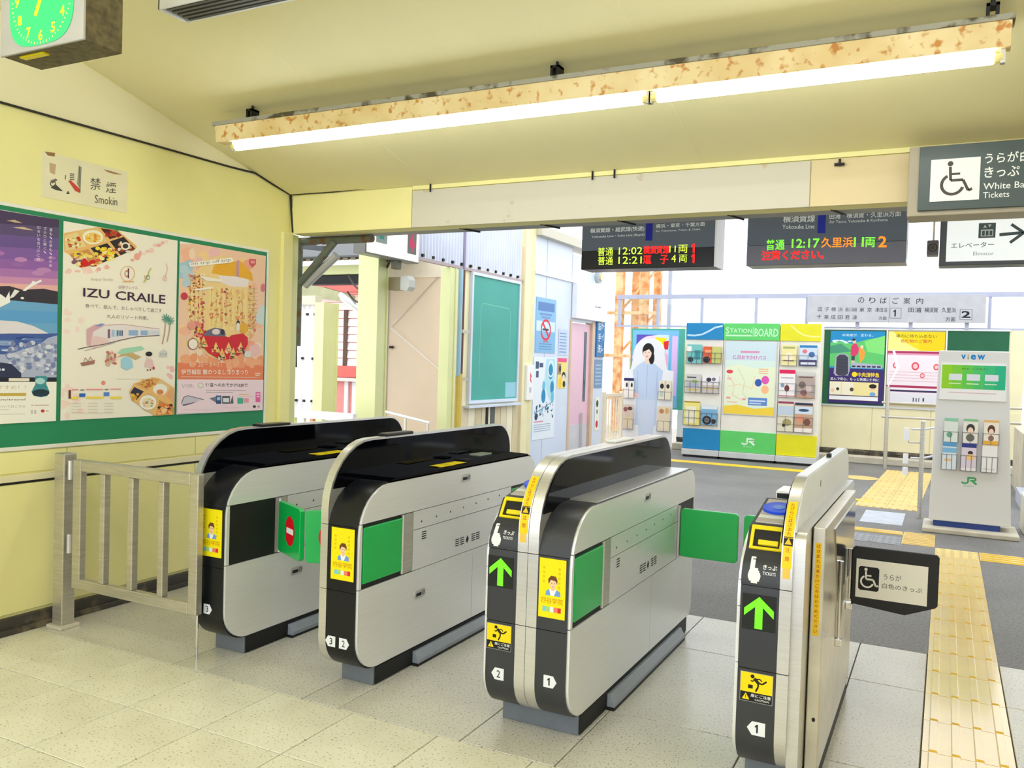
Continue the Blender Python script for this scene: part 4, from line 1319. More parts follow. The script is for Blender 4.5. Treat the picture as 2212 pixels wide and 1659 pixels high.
# ================================================================== tubular barrier by the wall
t = thing('barrier_gate', 'steel tubular swing barrier with upright bars beside the yellow wall', 'barrier', (-3.7, 3.0, 0))
MB().box(-4.205, -4.125, 2.915, 2.99, 0.0, 0.935, OLDSTEEL).build('post', t, bevel=0.005)
MB().box(-4.225, -4.105, 2.895, 3.01, 0.0, 0.02, CONCRETE).build('post_foot', t, bevel=0.004)
def bar(x0, x1, z0, z1, name):
    MB().box(x0, x1, 2.934, 2.972, z0, z1, OLDSTEEL).build(name, t, bevel=0.004)
bar(-4.080, -4.018, 0.225, 0.908, 'stile')
bar(-3.222, -3.165, 0.225, 0.908, 'stile')
bar(-4.018, -3.222, 0.850, 0.908, 'rail')
bar(-4.018, -3.222, 0.225, 0.280, 'rail')
for x in (-3.850, -3.637, -3.418):
    bar(x - 0.019, x + 0.019, 0.280, 0.850, 'upright')
for z in (0.80, 0.41):
    MB().tube([(-4.102, 2.935, z), (-4.102, 2.935, z + 0.10)], 0.013, STEEL, 10).build('hinge', t, smooth=True)
    MB().box(-4.126, -4.079, 2.94, 2.95, z + 0.02, z + 0.08, OLDSTEEL).build('hinge_leaf', t)
MB().tube([(-3.205, 2.982, 0.0), (-3.205, 2.982, 0.25)], 0.007, CHROME, 8).build('drop_bolt', t, smooth=True)
MB().box(-3.22, -3.19, 2.97, 2.99, 0.23, 0.27, OLDSTEEL).build('bolt_holder', t)
# floor ring and concrete lump near the wall
o = MB()
o.tube([(-3.93 + 0.03 * math.cos(a), 3.75 + 0.03 * math.sin(a), 0.006) for a in [2 * math.pi * k / 12 for k in range(13)]], 0.006, BLACK, 6)
o.tube([(-3.91, 3.77, 0.006), (-3.86, 3.82, 0.008)], 0.005, BLACK, 6)
tag(o.build('floor_ring', origin=(-3.93, 3.75, 0)), 'small dark ring lying on the floor behind the barrier', 'ring')
# ================================================================== concourse beyond the gates
# ---- yellow tactile paving (ribbed tiles of their own)
tp = thing('tactile_path', 'yellow ribbed tactile path running from the foreground past the gates', 'tactile paving', (0.13, 5.0, 0))
RIB = None
def ribbed(x0, x1, y0, y1, m, parent, along='Y', name='tactile_tile'):
    mb = MB()
    mb.box(x0 + 0.002, x1 - 0.002, y0 + 0.002, y1 - 0.002, -0.008, 0.002, m)
    n = 4
    if along == 'Y':
        w = (x1 - x0) / n
        for k in range(n):
            c = x0 + w * (k + 0.5)
            mb.prism([(c - 0.017, 0.002), (c + 0.017, 0.002), (c + 0.013, 0.009), (c - 0.013, 0.009)], 'Y', y0 + 0.012, y1 - 0.012, m)
    else:
        w = (y1 - y0) / n
        for k in range(n):
            c = y0 + w * (k + 0.5)
            mb.prism([(c - 0.017, 0.002), (c + 0.017, 0.002), (c + 0.013, 0.009), (c - 0.013, 0.009)], 'X', x0 + 0.012, x1 - 0.012, m)
    return mb.build(name, parent)
def dotted(x0, x1, y0, y1, m, parent, n=5, name='tactile_tile'):
    mb = MB().box(x0 + 0.002, x1 - 0.002, y0 + 0.002, y1 - 0.002, -0.008, 0.002, m)
    for i in range(n):
        for j in range(n):
            cx, cy = x0 + (x1 - x0) * (i + 0.5) / n, y0 + (y1 - y0) * (j + 0.5) / n
            r = min(x1 - x0, y1 - y0) / n * 0.3
            k = 8
            vs_ = [(cx + r * math.cos(2 * math.pi * q / k), cy + r * math.sin(2 * math.pi * q / k), 0.002) for q in range(k)] + \
                  [(cx + r * 0.7 * math.cos(2 * math.pi * q / k), cy + r * 0.7 * math.sin(2 * math.pi * q / k), 0.0065) for q in range(k)]
            mb.add(vs_, [list(range(k, 2 * k))] + [(q, (q + 1) % k, k + (q + 1) % k, k + q) for q in range(k)], m)
    return mb.build(name, parent)
first = None
for k in range(19):
    y0 = 1.345 + 0.3415 * k
    if first is None:
        first = ribbed(-0.0305, 0.2985, y0, y0 + 0.3415, TACTILE, tp)
        first_y = y0
    else:
        o = first.copy()
        COL.objects.link(o)
        o.parent = tp
        o.location = (0, y0 - first_y, 0)
yj = 1.345 + 0.3415 * 19
dotted(-0.0305, 0.2985, yj, yj + 0.34, TACTILE, tp)
for k in range(1, 6):
    ribbed(-0.0305 + 0.33 * k, 0.2985 + 0.33 * k, yj, yj + 0.34, TACTILE, tp, 'X')
tl = thing('tactile_path', 'pale tactile tiles with grey stud tiles left of the yellow junction', 'tactile paving', (-0.5, 8.3, 0))
ribbed(-0.30, -0.032, 8.19, 8.50, TACTILEPALE, tl, 'X')
ribbed(-0.30, -0.032, 8.50, 8.80, TACTILEPALE, tl, 'X')
ribbed(-0.75, -0.302, 8.62, 8.78, TACTILE, tl, 'X')
STUD = mat('grey_stud_tile', (140, 142, 146), 0.5, var=0.1)
dotted(-0.75, -0.53, 8.10, 8.50, STUD, tl, 4)
dotted(-0.53, -0.302, 8.10, 8.50, STUD, tl, 4)
tf = thing('tactile_path', 'pale ochre tactile strip at the far end before the kerb', 'tactile paving', (-0.4, 12.2, 0))
for k in range(13):
    for i in range(2):
        (ribbed if k % 13 < 10 else dotted)(-0.86 + 0.32 * i + 0.008 * k, -0.54 + 0.32 * i + 0.008 * k, 10.2 + 0.31 * k, 10.51 + 0.31 * k, TACTILEPALE, tf)
tag(MB().box(-0.93, -0.70, 10.62, 10.74, -0.001, 0.003, YELLOWLINE).build('floor_line', origin=(-0.8, 10.7, 0)), 'short yellow line on the floor left of the pale tactile strip', 'floor marking')
tag(MB().box(-5.0, -1.7, 13.0, 13.28, -0.001, 0.003, YELLOWLINE).build('floor_line', origin=(-3.3, 13.1, 0)), 'long yellow line on the floor in front of the leaflet racks', 'floor marking')
PATCH = mat('pale_floor_patch', (190, 196, 206), 0.5, var=0.1)
tag(MB().box(-0.72, -0.33, 9.15, 9.95, -0.001, 0.002, PATCH).build('floor_patch', origin=(-0.5, 9.5, 0)), 'pale blue-grey patch on the floor left of the steel posts', 'floor patch')
mh = MB().ring((-1.02, 12.9), 0.0, 0.23, 0.0, 0.004, TACTILEPALE, 28)
tag(mh.build('manhole_cover', origin=(-1.02, 12.9, 0)), 'round pale manhole cover in the asphalt near the kerb', 'manhole cover')

# ---- back wall with windows
YB = 15.2
wb = MB().box(-4.35, 1.05, YB, YB + 0.12, 0.0, 2.20, CREAM)
wb = struct(wb.build('wall_back'))
xe = [-4.35, -3.4, -2.6, -1.85, -1.07, -0.2, 0.5, 1.05]
for a, b in zip(xe, xe[1:]):
    MB().box(a + 0.006, b - 0.006, YB - 0.012, YB, 0.16, 0.925, CREAM if a > -4 else WHITEPAINT).build('wall_panel', wb, bevel=0.003)  # leftmost panel is white: the brighter light there is put into its colour
MB().box(-4.35, 1.05, YB - 0.004, YB + 0.001, 0.10, 0.16, BASEDARK).build('base_gap', wb)
struct(MB().box(-4.35, 1.3, YB - 0.30, YB - 0.02, 0.0, 0.115, CONCRETE).build('trim_3', bevel=0.015))
struct(MB().box(-4.35, 1.05, YB - 0.025, YB - 0.013, 0.16, 0.205, BASEDARK).build('baseboard_back'))
# window band above the poster boards
FR = mat('window_frame_paint', (176, 180, 204), 0.4, var=0.05)
wn = struct(MB().box(-5.6, 4.5, YB + 0.02, YB + 0.10, 2.725, 2.80, FR).box(-5.6, 4.5, YB + 0.02, YB + 0.10, 2.20, 2.235, FR).build('window_1'))
mull = [-5.55, -4.80, -3.98, -3.02, -2.17, -1.35, -0.55, 0.25, 0.56, 1.5, 2.5, 3.5, 4.45]
for x in mull:
    MB().box(x - 0.022, x + 0.022, YB + 0.03, YB + 0.09, 2.235, 2.725, FR).build('mullion', wn)
GLASS = bpy.data.materials.new('window_glass')
GLASS.use_nodes = True
_n, _l = GLASS.node_tree.nodes, GLASS.node_tree.links
_tr, _gl, _mx = _n.new('ShaderNodeBsdfTransparent'), _n.new('ShaderNodeBsdfGlossy'), _n.new('ShaderNodeMixShader')
_gl.inputs['Roughness'].default_value = 0.05
_tr.inputs['Color'].default_value = (0.93, 0.97, 0.98, 1)
_mx.inputs['Fac'].default_value = 0.08
_l.new(_tr.outputs[0], _mx.inputs[1]); _l.new(_gl.outputs[0], _mx.inputs[2])
_l.new(_mx.outputs[0], _n['Material Output'].inputs['Surface'])
for a, b in zip(mull, mull[1:]):
    MB().box(a + 0.022, b - 0.022, YB + 0.056, YB + 0.062, 2.235, 2.725, GLASS).build('pane', wn)

# platform guide sign in front of the windows
t = thing('platform_sign', 'long white platform guide sign with numbers 1 and 2 under the windows', 'sign', (-0.82, 15.1, 2.31))
MB().box(-2.14, 0.50, 15.08, 15.14, 2.31, 2.755, mat('sign_grey_white', (186, 187, 194), 0.35)).build('panel', t, bevel=0.004)
for x in (-1.35, -0.55, 0.25):
    MB().box(x - 0.03, x + 0.03, 15.14, 15.22, 2.21, 2.72, FR).build('bracket', t)
def pm(x, y):    # sketch taken at 2212 x 1012 over a 612 px wide view
    return ((x - 508) / (1924 - 508) * 2.64, (936 - y + (x - 508) * -0.018) / (936 - 708 ) * 0.445)
p = Print(front(-2.14, 15.08, 2.31), pm)
K = (44, 46, 54)
for ch, x in zip('のりばご案内', (958, 1050, 1140, 1236, 1325, 1425)):
    p.text(ch, x - 26, 768, x + 26, 718, K, 0.004)
for ch, x in zip('逗子横浜新川崎東京', (616, 676, 732, 790, 846, 878, 912, 968, 1030)):
    p.text(ch, x - (20 if ch not in '新川崎' else 15), 842, x + (20 if ch not in '新川崎' else 15), 806, K)
p.text('津田沼', 1076, 840, 1172, 804, K, 0.004)
for ch, x in zip('千葉成田君津', (612, 674, 732, 790, 850, 910)):
    p.text(ch, x - 20, 908, x + 20, 872, K)
p.text('方面', 1106, 905, 1170, 876, K)
def numbox(x, n):
    p.rect(x - 46, 890, x + 46, 804, (120, 120, 126))
    p.rect(x - 42, 886, x + 42, 808, (186, 187, 194))
    p.text(n, x - 16 if n == '1' else x - 34, 874, x + 10 if n == '1' else x + 34, 818, (20, 20, 24), 0.03)
numbox(1240, '1')
numbox(1780, '2')
p.text('田浦', 1340, 838, 1440, 798, K, 0.004)
p.text('横須賀', 1466, 836, 1568, 796, K, 0.004)
p.text('久里浜', 1596, 834, 1704, 794, K, 0.004)
p.text('方面', 1628, 906, 1702, 870, K, 0.004)
p.rects([(1186, 930, 1190, 712)], (160, 162, 170))
p.build('lettering', t)

# ---- poster boards on the back wall
ZB0, ZB1 = 0.94, 2.185
nb2 = thing('notice_board', 'dark green poster board on the far cream wall', 'notice board', (-0.5, YB, ZB0))
DKGREEN = mat('dark_green_felt', (12, 92, 58), 0.6, var=0.06)
MB().box(-1.86, -0.90, YB - 0.018, YB - 0.013, ZB0, ZB1, DKGREEN).build('backing', nb2)
MB().box(-0.01, 0.84, YB - 0.018, YB - 0.013, ZB0, ZB1, DKGREEN).build('backing', nb2)
MB().box(-1.88, 0.86, YB - 0.03, YB - 0.013, ZB1, ZB1 + 0.03, ALU).build('frame_bar', nb2)
MB().box(-1.88, 0.86, YB - 0.03, YB - 0.013, ZB0 - 0.03, ZB0, ALU).build('frame_bar', nb2)
for x in (-0.90, -0.03):
    MB().box(x, x + 0.02, YB - 0.03, YB - 0.013, ZB0, ZB1, WHITEFRAME).build('frame_bar', nb2)
YP = YB - 0.034
def far_poster(x0, x1, z0, z1, label):
    t = thing('poster', label, 'poster', ((x0 + x1) / 2, YP, z0), 'posters on the far wall')
    MB().box(x0, x1, YP, YP + 0.003, z0, z1, PAPER).build('sheet', t)
    return t
t = far_poster(-1.76, -0.92, 0.965, 2.165, 'poster with grey reclining seat and green hills')
w_, h_ = 0.84, 1.2
p = Print(front(-1.76, YP, 0.965), lambda x, y: ((x - 68) / (720 - 68) * w_, (905 - y) / (905 - 62) * h_))
p.rect(68, 905, 720, 62, (60, 44, 110))
p.rect(68, 500, 720, 62, (30, 140, 196))
p.poly([(68, 200), (200, 180), (330, 210), (500, 160), (660, 130), (720, 150), (720, 480), (68, 480)], (96, 196, 110))
p.poly([(68, 240), (200, 210), (340, 300), (68, 330)], (70, 150, 120))
p.ells([(rnd.uniform(80, 330), rnd.uniform(170, 205), 30, 8, (220, 236, 240)) for _ in range(8)])
p.poly([(480, 180), (720, 110), (720, 330), (520, 300)], (130, 220, 120))
p.poly([(318, 340), (322, 240), (350, 205), (386, 208), (418, 260), (412, 320), (372, 360)], (214, 60, 110))
p.poly([(420, 360), (425, 260), (450, 240), (490, 300), (486, 370), (440, 430)], (240, 160, 60))
p.ells([(358, 180, 22, 26, (236, 196, 160)), (352, 162, 22, 14, (50, 40, 40)), (452, 245, 18, 22, (240, 210, 170))], 14)
p.rects([(330, 410, 372, 350)], (70, 70, 84))
p.rects([(330, 430, 372, 405)], (226, 196, 170))
p.poly([(330, 425), (500, 436), (700, 450), (700, 492), (330, 490)], (176, 180, 200))
p.rects([(340 + 60 * k, 482, 384 + 60 * k, 462) for k in range(6)], (50, 60, 90))
p.poly([(122, 560), (140, 360), (180, 330), (240, 326), (296, 350), (318, 520), (300, 582), (150, 590)], (176, 172, 196))
p.poly([(150, 560), (150, 370), (190, 338), (250, 338), (292, 370), (300, 560), (260, 584), (180, 584)], (66, 68, 84))
p.rects([(166, 400 + 40 * k, 288, 396 + 40 * k) for k in range(4)], (44, 46, 58))
p.ell(376, 566, 32, 30, (250, 220, 30), 18)
p.text('中央線特急', 412, 594, 672, 540, (250, 220, 30), 0.02)
p.text('並んで安心、もっと快適に便利に', 86, 640, 672, 606, (240, 240, 250), 0.01)
p.rect(80, 868, 666, 656, (240, 226, 160))
p.rects([(80, 808, 218, 660), (232, 808, 366, 660)], (244, 238, 214))
p.rects([(80, 866, 664, 824)], (240, 240, 246))
p.rects([(80, 822, 664, 812)], (60, 44, 110))
p.ells([(600, 720, 44, 40, (240, 206, 170)), (600, 698, 46, 26, (40, 32, 30)), (120, 760, 22, 22, (240, 206, 170)), (180, 742, 20, 18, (60, 50, 44)), (350, 744, 24, 24, (90, 70, 60)), (600, 790, 36, 24, (120, 170, 220))], 14)
p.text('中央線が、変わる。', 210, 126, 580, 92, (220, 240, 250))
p.build('picture', t)
t = far_poster(-0.87, -0.045, 0.985, 2.165, 'yellow and pink information poster behind the leaflet kiosk')
w_, h_ = 0.825, 1.18
p = Print(front(-0.87, YP, 0.985), lambda x, y: ((x - 775) / (1470 - 775) * w_, (910 - y) / (910 - 72) * h_))
p.rect(775, 910, 1470, 72, (238, 226, 234))
p.rect(775, 290, 1470, 72, (240, 214, 30))
p.poly([(775, 290), (775, 72), (830, 72), (1000, 200), (1180, 290)], (250, 236, 140))
p.poly([(1180, 290), (1150, 200), (1240, 90), (1470, 72), (1470, 290)], (236, 206, 14))
p.text('車内に持ち込めない', 870, 142, 1370, 102, (110, 90, 20), 0.01)
p.text('危険物のご案内', 930, 200, 1310, 160, (200, 60, 50), 0.01)
p.rects([(775, 320, 1470, 296), (775, 716, 1470, 690)], (170, 50, 90))
p.rects([(775, 340, 1470, 320)], (224, 150, 180))
p.rects([(775, 764, 1470, 742)], (60, 50, 90))
for x, y, r in ((880, 462, 34), (1125, 466, 48), (1215, 572, 30), (1380, 470, 36)):
    p.ell(x, y, r, r, (226, 80, 96), 18)
    p.ell(x, y, r * 0.6, r * 0.6, (246, 200, 204), 14)
p.rects([(800, 540 + 34 * k, 1440, 533 + 34 * k) for k in range(4)], (226, 180, 190))
p.poly([(830, 280), (860, 280), (930, 480), (800, 720), (790, 700), (890, 500)], (250, 246, 250))
p.rects([(800, 880, 1440, 780)], (226, 224, 232))
p.rects([(1110, 872, 1124, 826), (1146, 872, 1160, 832), (1180, 872, 1190, 826), (1230, 866, 1250, 826)], (70, 76, 100))
p.build('picture', t)

# ---- leaflet racks (three units side by side)
YR = 13.92
def rack(name, label, x0, x1, col, cat):
    t = thing(name, label, cat, ((x0 + x1) / 2, YR + 0.2, 0), 'station board units')
    m = mat('rack_colour_%d_%d_%d' % col, col, 0.35, var=0.03)
    MB().box(x0, x1, YR, YR + 0.32, 0.13, 2.20, mat('rack_cream', (234, 232, 222), 0.4, var=0.03)).build('body', t, bevel=0.006)
    MB().box(x0 + 0.02, x1 - 0.02, YR - 0.04, YR + 0.36, 0.0, 0.035, BLACK).build('painted_shadow', t)  # black box painted as the shadow under the plinth
    MB().box(x0, x1, YR - 0.06, YR + 0.34, 0.035, 0.13, mat('rack_plinth', (206, 208, 206), 0.5, var=0.05)).build('plinth', t, bevel=0.006)
    MB().box(x0 + 0.002, x1 - 0.002, YR - 0.012, YR, 0.135, 0.47, m).build('lower_panel', t, bevel=0.002)
    MB().box(x0 + 0.002, x1 - 0.002, YR - 0.022, YR, 1.945, 2.215, m).build('header', t, bevel=0.003)
    return t
RB = rack('leaflet_rack', 'leaflet rack with blue header and blue base', -3.877, -3.262, (12, 132, 190), 'leaflet rack')
p = Print(front(-3.875, YR - 0.022, 1.945))
p.line([(0.02, 0.07), (0.14, 0.062), (0.27, 0.085), (0.38, 0.14), (0.48, 0.20), (0.60, 0.225)], 0.028, (190, 224, 244))
p.build('wave_mark', RB)
RG = rack('notice_stand', 'green notice stand with map poster between two leaflet racks', -3.255, -2.372, (92, 206, 104), 'notice board')
p = Print(front(-3.255, YR - 0.022, 1.945))
LG = (196, 244, 200)
p.text('S', 0.03, 0.10, 0.09, 0.205, LG, 0.012)
p.text('TATION', 0.10, 0.115, 0.45, 0.185, LG, 0.012)
p.rect(0.03, 0.06, 0.45, 0.085, LG)
p.rect(0.465, 0.05, 0.472, 0.21, LG)
p.text('BOARD', 0.49, 0.06, 0.86, 0.19, LG, 0.014)
p.build('lettering', RG)
def jr_mark(p, x, z, s, col):
    """two joined capital letters with a small line of letters underneath"""
    p.line([(x - 0.50 * s, z - 0.10 * s), (x - 0.44 * s, z - 0.19 * s), (x - 0.20 * s, z - 0.20 * s), (x - 0.08 * s, z - 0.10 * s), (x - 0.08 * s, z + 0.22 * s)], 0.13 * s, col)
    p.line([(x - 0.14 * s, z + 0.24 * s), (x + 0.34 * s, z + 0.24 * s), (x + 0.44 * s, z + 0.14 * s), (x + 0.34 * s, z + 0.03 * s), (x + 0.06 * s, z + 0.02 * s)], 0.13 * s, col)
    p.line([(x + 0.20 * s, z + 0.02 * s), (x + 0.48 * s, z - 0.24 * s)], 0.15 * s, col)
    p.text('JR-EAST', x - 0.38 * s, z - 0.46 * s, x + 0.34 * s, z - 0.36 * s, col)
p = Print(front(-2.80, YR - 0.012, 0.31))
jr_mark(p, 0, 0, 0.20, (232, 250, 232))
p.build('logo', RG)
MB().box(-3.225, -2.405, YR - 0.014, YR, 0.735, 1.925, ALU).build('poster_frame', RG, bevel=0.003)
mp_t = thing('poster', 'pale green and yellow route map poster on the green notice stand', 'poster', (-2.81, YR - 0.02, 0.75))
MB().box(-3.21, -2.42, YR - 0.017, YR - 0.0145, 0.75, 1.915, PAPER).build('sheet', mp_t)
p = Print(front(-3.21, YR - 0.017, 0.75), lambda x, y: ((x - 605) / (1190 - 605) * 0.79, (1050 - y) / (1050 - 285) * 1.165))
p.rect(605, 1050, 1190, 285, (216, 236, 226))
p.rect(605, 480, 1190, 285, (206, 226, 232))
p.poly([(605, 560), (760, 520), (960, 560), (1190, 540), (1190, 960), (605, 960)], (232, 240, 208))
p.poly([(605, 970), (760, 950), (960, 985), (1190, 960), (1190, 1050), (605, 1050)], (242, 210, 70))
p.text('休日おでかけパス', 690, 470, 1080, 425, (200, 90, 170), 0.02)
p.rects([(780, 400, 1000, 378)], (220, 150, 180))
p.ells([(660, 602, 40, 20, (226, 70, 90)), (1000, 710, 40, 40, (60, 90, 180)), (1080, 680, 44, 44, (226, 90, 180)), (1080, 780, 44, 44, (250, 190, 140)), (660, 676, 30, 14, (244, 190, 190))], 20)
p.rects([(1000, 570 + 22 * k, 1110, 562 + 22 * k) for k in range(3)], (240, 170, 130))
p.line([(640, 640), (720, 740), (700, 850), (820, 900)], 5, (226, 180, 190))
p.line([(760, 570), (840, 700), (820, 830), (900, 900)], 5, (180, 206, 190))
p.line([(640, 760), (780, 730), (930, 780), (960, 640)], 5, (240, 206, 150))
p.rects([(890, 950, 1110, 868)], (96, 140, 206))
p.rects([(905, 910, 1090, 895), (905, 936, 1040, 924)], (210, 224, 244))
p.rects([(630, 890, 680, 872), (820, 900, 860, 880), (640, 930, 760, 922)], (236, 150, 160))
p.build('picture', mp_t)
RY_ = rack('leaflet_rack', 'leaflet rack with yellow header and yellow base', -2.365, -1.752, (228, 222, 20), 'leaflet rack')
p = Print(front(-2.365, YR - 0.022, 1.945))
p.line([(0.16, 0.24), (0.26, 0.15), (0.36, 0.09), (0.48, 0.07), (0.60, 0.075)], 0.022, (246, 240, 150))
p.build('wave_mark', RY_)

WIRE = mat('dark_wire', (104, 104, 110), 0.4, 0.4)
def pocket(parent, x0, x1, z0, z1, y, cols=3, rows=2, r=0.004, n='wire_pocket'):
    mb = MB()
    d = 0.045
    for k in range(cols + 1):
        x = x0 + (x1 - x0) * k / cols
        mb.tube([(x, y, z1), (x, y - d, z1), (x, y - d, z0), (x, y, z0)], r, WIRE, 4)
    for k in range(rows + 1):
        z = z0 + (z1 - z0) * k / rows
        mb.tube([(x0, y - d, z), (x1, y - d, z)], r, WIRE, 4)
    return mb.build(n, parent)
def leaflet(x0, x1, z0, z1, y, label, bg, marks, group, name='leaflet'):
    """marks: (kind, x, z, w, h, colour) in fractions of the sheet"""
    t = thing(name, label, 'leaflet', ((x0 + x1) / 2, y, z0), group)
    m = mat('sheet_%02x%02x%02x' % bg, bg, 0.4, var=0.02)
    MB().box(x0, x1, y, y + 0.012, z0, z1, m).build('sheet', t)
    w, h = x1 - x0, z1 - z0
    p = Print(front(x0, y, z0))
    for kind, a, b, c, d, col in marks:
        if kind == 'r':
            p.rect(a * w, b * h, (a + c) * w, (b + d) * h, col)
        else:
            p.ell(a * w, b * h, c * w, d * h, col, 14)
    p.build('print', t)
    return t
GL = 'leaflets in the racks'
cells_b = [(-3.845, -3.60, 1.55, 1.86, 'teal leaflets in the top pocket of the blue-topped rack', (120, 196, 190), [('r', 0, 0.6, 0.3, 0.3, (240, 240, 236)), ('r', 0.5, 0.2, 0.4, 0.5, (60, 160, 170)), ('e', 0.25, 0.2, 0.2, 0.15, (50, 70, 80))]),
           (-3.575, -3.285, 1.56, 1.83, 'orange and green leaflets in the top pocket of the blue-topped rack', (222, 96, 50), [('r', 0.5, 0, 0.5, 1, (200, 206, 120)), ('e', 0.2, 0.2, 0.2, 0.2, (40, 40, 44)), ('r', 0.1, 0.6, 0.35, 0.2, (244, 160, 110))]),
           (-3.855, -3.60, 1.07, 1.37, 'pale patterned leaflets at left in the middle row of the blue-topped rack', (206, 206, 200), [('r', 0.1, 0.78, 0.6, 0.08, (90, 90, 90)), ('e', 0.6, 0.6, 0.2, 0.1, (160, 190, 120)), ('r', 0.1, 0.3, 0.8, 0.2, (180, 184, 200)), ('r', 0.1, 0.1, 0.8, 0.08, (220, 190, 110))]),
           (-3.575, -3.305, 1.07, 1.36, 'white leaflets with dark lettering in the middle row of the blue-topped rack', (238, 236, 236), [('e', 0.4, 0.75, 0.16, 0.12, (60, 60, 76)), ('e', 0.7, 0.78, 0.12, 0.1, (120, 110, 130)), ('r', 0, 0, 1, 0.45, (206, 196, 190)), ('r', 0.1, 0.2, 0.8, 0.08, (226, 206, 130))]),
           (-3.86, -3.60, 0.53, 0.92, 'yellow leaflets in the bottom row of the blue-topped rack', (238, 226, 130), [('r', 0.12, 0.08, 0.65, 0.7, (240, 238, 210)), ('r', 0, 0.94, 1, 0.06, (170, 140, 40))]),
           (-3.565, -3.315, 0.545, 0.85, 'blue locomotive leaflets in the bottom row of the blue-topped rack', (120, 176, 214), [('e', 0.35, 0.25, 0.3, 0.24, (40, 40, 48)), ('e', 0.35, 0.25, 0.17, 0.14, (120, 124, 130)), ('e', 0.8, 0.2, 0.15, 0.14, (60, 56, 60)), ('r', 0, 0.85, 1, 0.15, (220, 230, 240))])]
for x0, x1, z0, z1, lab, bg, mk in cells_b:
    leaflet(x0, x1, z0, z1, YR - 0.035, lab, bg, mk, GL)
    pocket(RB, x0 - 0.01, x1 + 0.01, z0 - 0.008, z0 + (z1 - z0) * 0.62, YR - 0.001)
cells_y = [(-2.335, -2.105, 1.56, 1.88, 'pale yellow leaflet at top left of the yellow-topped rack', (238, 228, 160), [('r', 0.1, 0.82, 0.8, 0.1, (170, 176, 110)), ('e', 0.5, 0.4, 0.3, 0.24, (248, 236, 200)), ('r', 0.15, 0.2, 0.7, 0.06, (130, 100, 70))]),
           (-2.06, -1.80, 1.56, 1.88, 'blue leaflet with figures at top right of the yellow-topped rack', (206, 220, 236), [('r', 0, 0.88, 1, 0.12, (50, 130, 190)), ('r', 0, 0, 1, 0.3, (70, 70, 120)), ('e', 0.3, 0.7, 0.14, 0.1, (226, 120, 130)), ('e', 0.7, 0.55, 0.18, 0.14, (70, 110, 170)), ('r', 0.08, 0.06, 0.84, 0.12, (226, 226, 236))]),
           (-2.35, -2.11, 1.06, 1.49, 'white leaflet with crimson top in the middle of the yellow-topped rack', (240, 236, 236), [('r', 0, 0.86, 1, 0.14, (222, 30, 90)), ('e', 0.5, 0.32, 0.16, 0.12, (130, 50, 60)), ('e', 0.22, 0.42, 0.12, 0.08, (130, 160, 190)), ('r', 0.1, 0.68, 0.8, 0.05, (190, 180, 190)), ('r', 0, 0.02, 1, 0.04, (200, 110, 120))]),
           (-2.08, -1.82, 1.06, 1.46, 'grey-brown crowd leaflet in the middle of the yellow-topped rack', (176, 158, 150), [('r', 0, 0.86, 1, 0.14, (206, 206, 200)), ('r', 0.1, 0.78, 0.8, 0.05, (110, 90, 90)), ('e', 0.3, 0.5, 0.2, 0.14, (120, 106, 100)), ('e', 0.65, 0.36, 0.22, 0.16, (206, 190, 184)), ('e', 0.4, 0.2, 0.2, 0.12, (140, 100, 100)), ('r', 0, 0, 1, 0.08, (200, 150, 120))]),
           (-2.352, -2.115, 0.52, 0.99, 'beige landscape leaflet at bottom left of the yellow-topped rack', (226, 220, 196), [('r', 0, 0.93, 1, 0.07, (150, 60, 90)), ('r', 0, 0.55, 1, 0.3, (190, 206, 222)), ('e', 0.6, 0.3, 0.3, 0.12, (170, 160, 110)), ('e', 0.4, 0.2, 0.1, 0.06, (60, 56, 50))]),
           (-2.095, -1.83, 0.52, 0.98, 'busy festival leaflet at bottom right of the yellow-topped rack', (200, 160, 130), [('r', 0, 0.92, 1, 0.08, (50, 54, 80)), ('r', 0, 0.62, 1, 0.26, (206, 220, 232)), ('e', 0.5, 0.75, 0.3, 0.05, (50, 80, 110)), ('e', 0.3, 0.45, 0.2, 0.12, (226, 150, 120)), ('e', 0.7, 0.35, 0.2, 0.12, (120, 80, 70)), ('r', 0, 0, 1, 0.14, (240, 232, 224))])]
for x0, x1, z0, z1, lab, bg, mk in cells_y:
    leaflet(x0, x1, z0, z1, YR - 0.035, lab, bg, mk, GL)
    pocket(RY_, x0 - 0.008, x1 + 0.008, z0 - 0.008, z0 + (z1 - z0) * 0.5, YR - 0.001, 2, 2, 0.003)

# ---- framed poster and cardboard standee left of the racks
t = thing('poster', 'blue framed advert poster behind the cardboard standee', 'poster', (-4.66, 14.7, 0.7))
MB().box(-5.10, -4.12, 14.68, 14.72, 0.72, 2.15, mat('teal_frame', (70, 168, 150), 0.4)).build('frame', t, bevel=0.004)
for x in (-4.95, -4.40):
    MB().box(x, x + 0.06, 14.69, 14.75, 0.0, 0.72, ALU).build('leg', t)
p = Print(front(-5.10, 14.68, 0.72))
p.rect(0.03, 0.03, 0.88, 1.40, (120, 186, 226))
p.rect(0.10, 0.20, 0.70, 1.32, (206, 222, 238))
p.poly([(0.10, 1.32), (0.10, 1.10), (0.35, 1.30), (0.5, 1.32)], (90, 80, 180))
p.ring(0.36, 0.80, 0.34, 0.50, 0.12, (232, 200, 236), 26, 20, 170)
p.poly([(0.45, 1.28), (0.66, 1.26), (0.62, 1.05), (0.54, 1.03)], (244, 220, 20))
p.poly([(0.60, 1.20), (0.70, 1.22), (0.69, 1.06), (0.62, 1.06)], (222, 40, 40))
p.rects([(0.76, 0.25, 0.86, 1.30)], (222, 190, 236))
p.rects([(0.62, 0.50, 0.69, 0.98)], (240, 170, 210))
p.ell(0.60, 0.98, 0.035, 0.02, (60, 60, 70), 12)
p.build('picture', t)

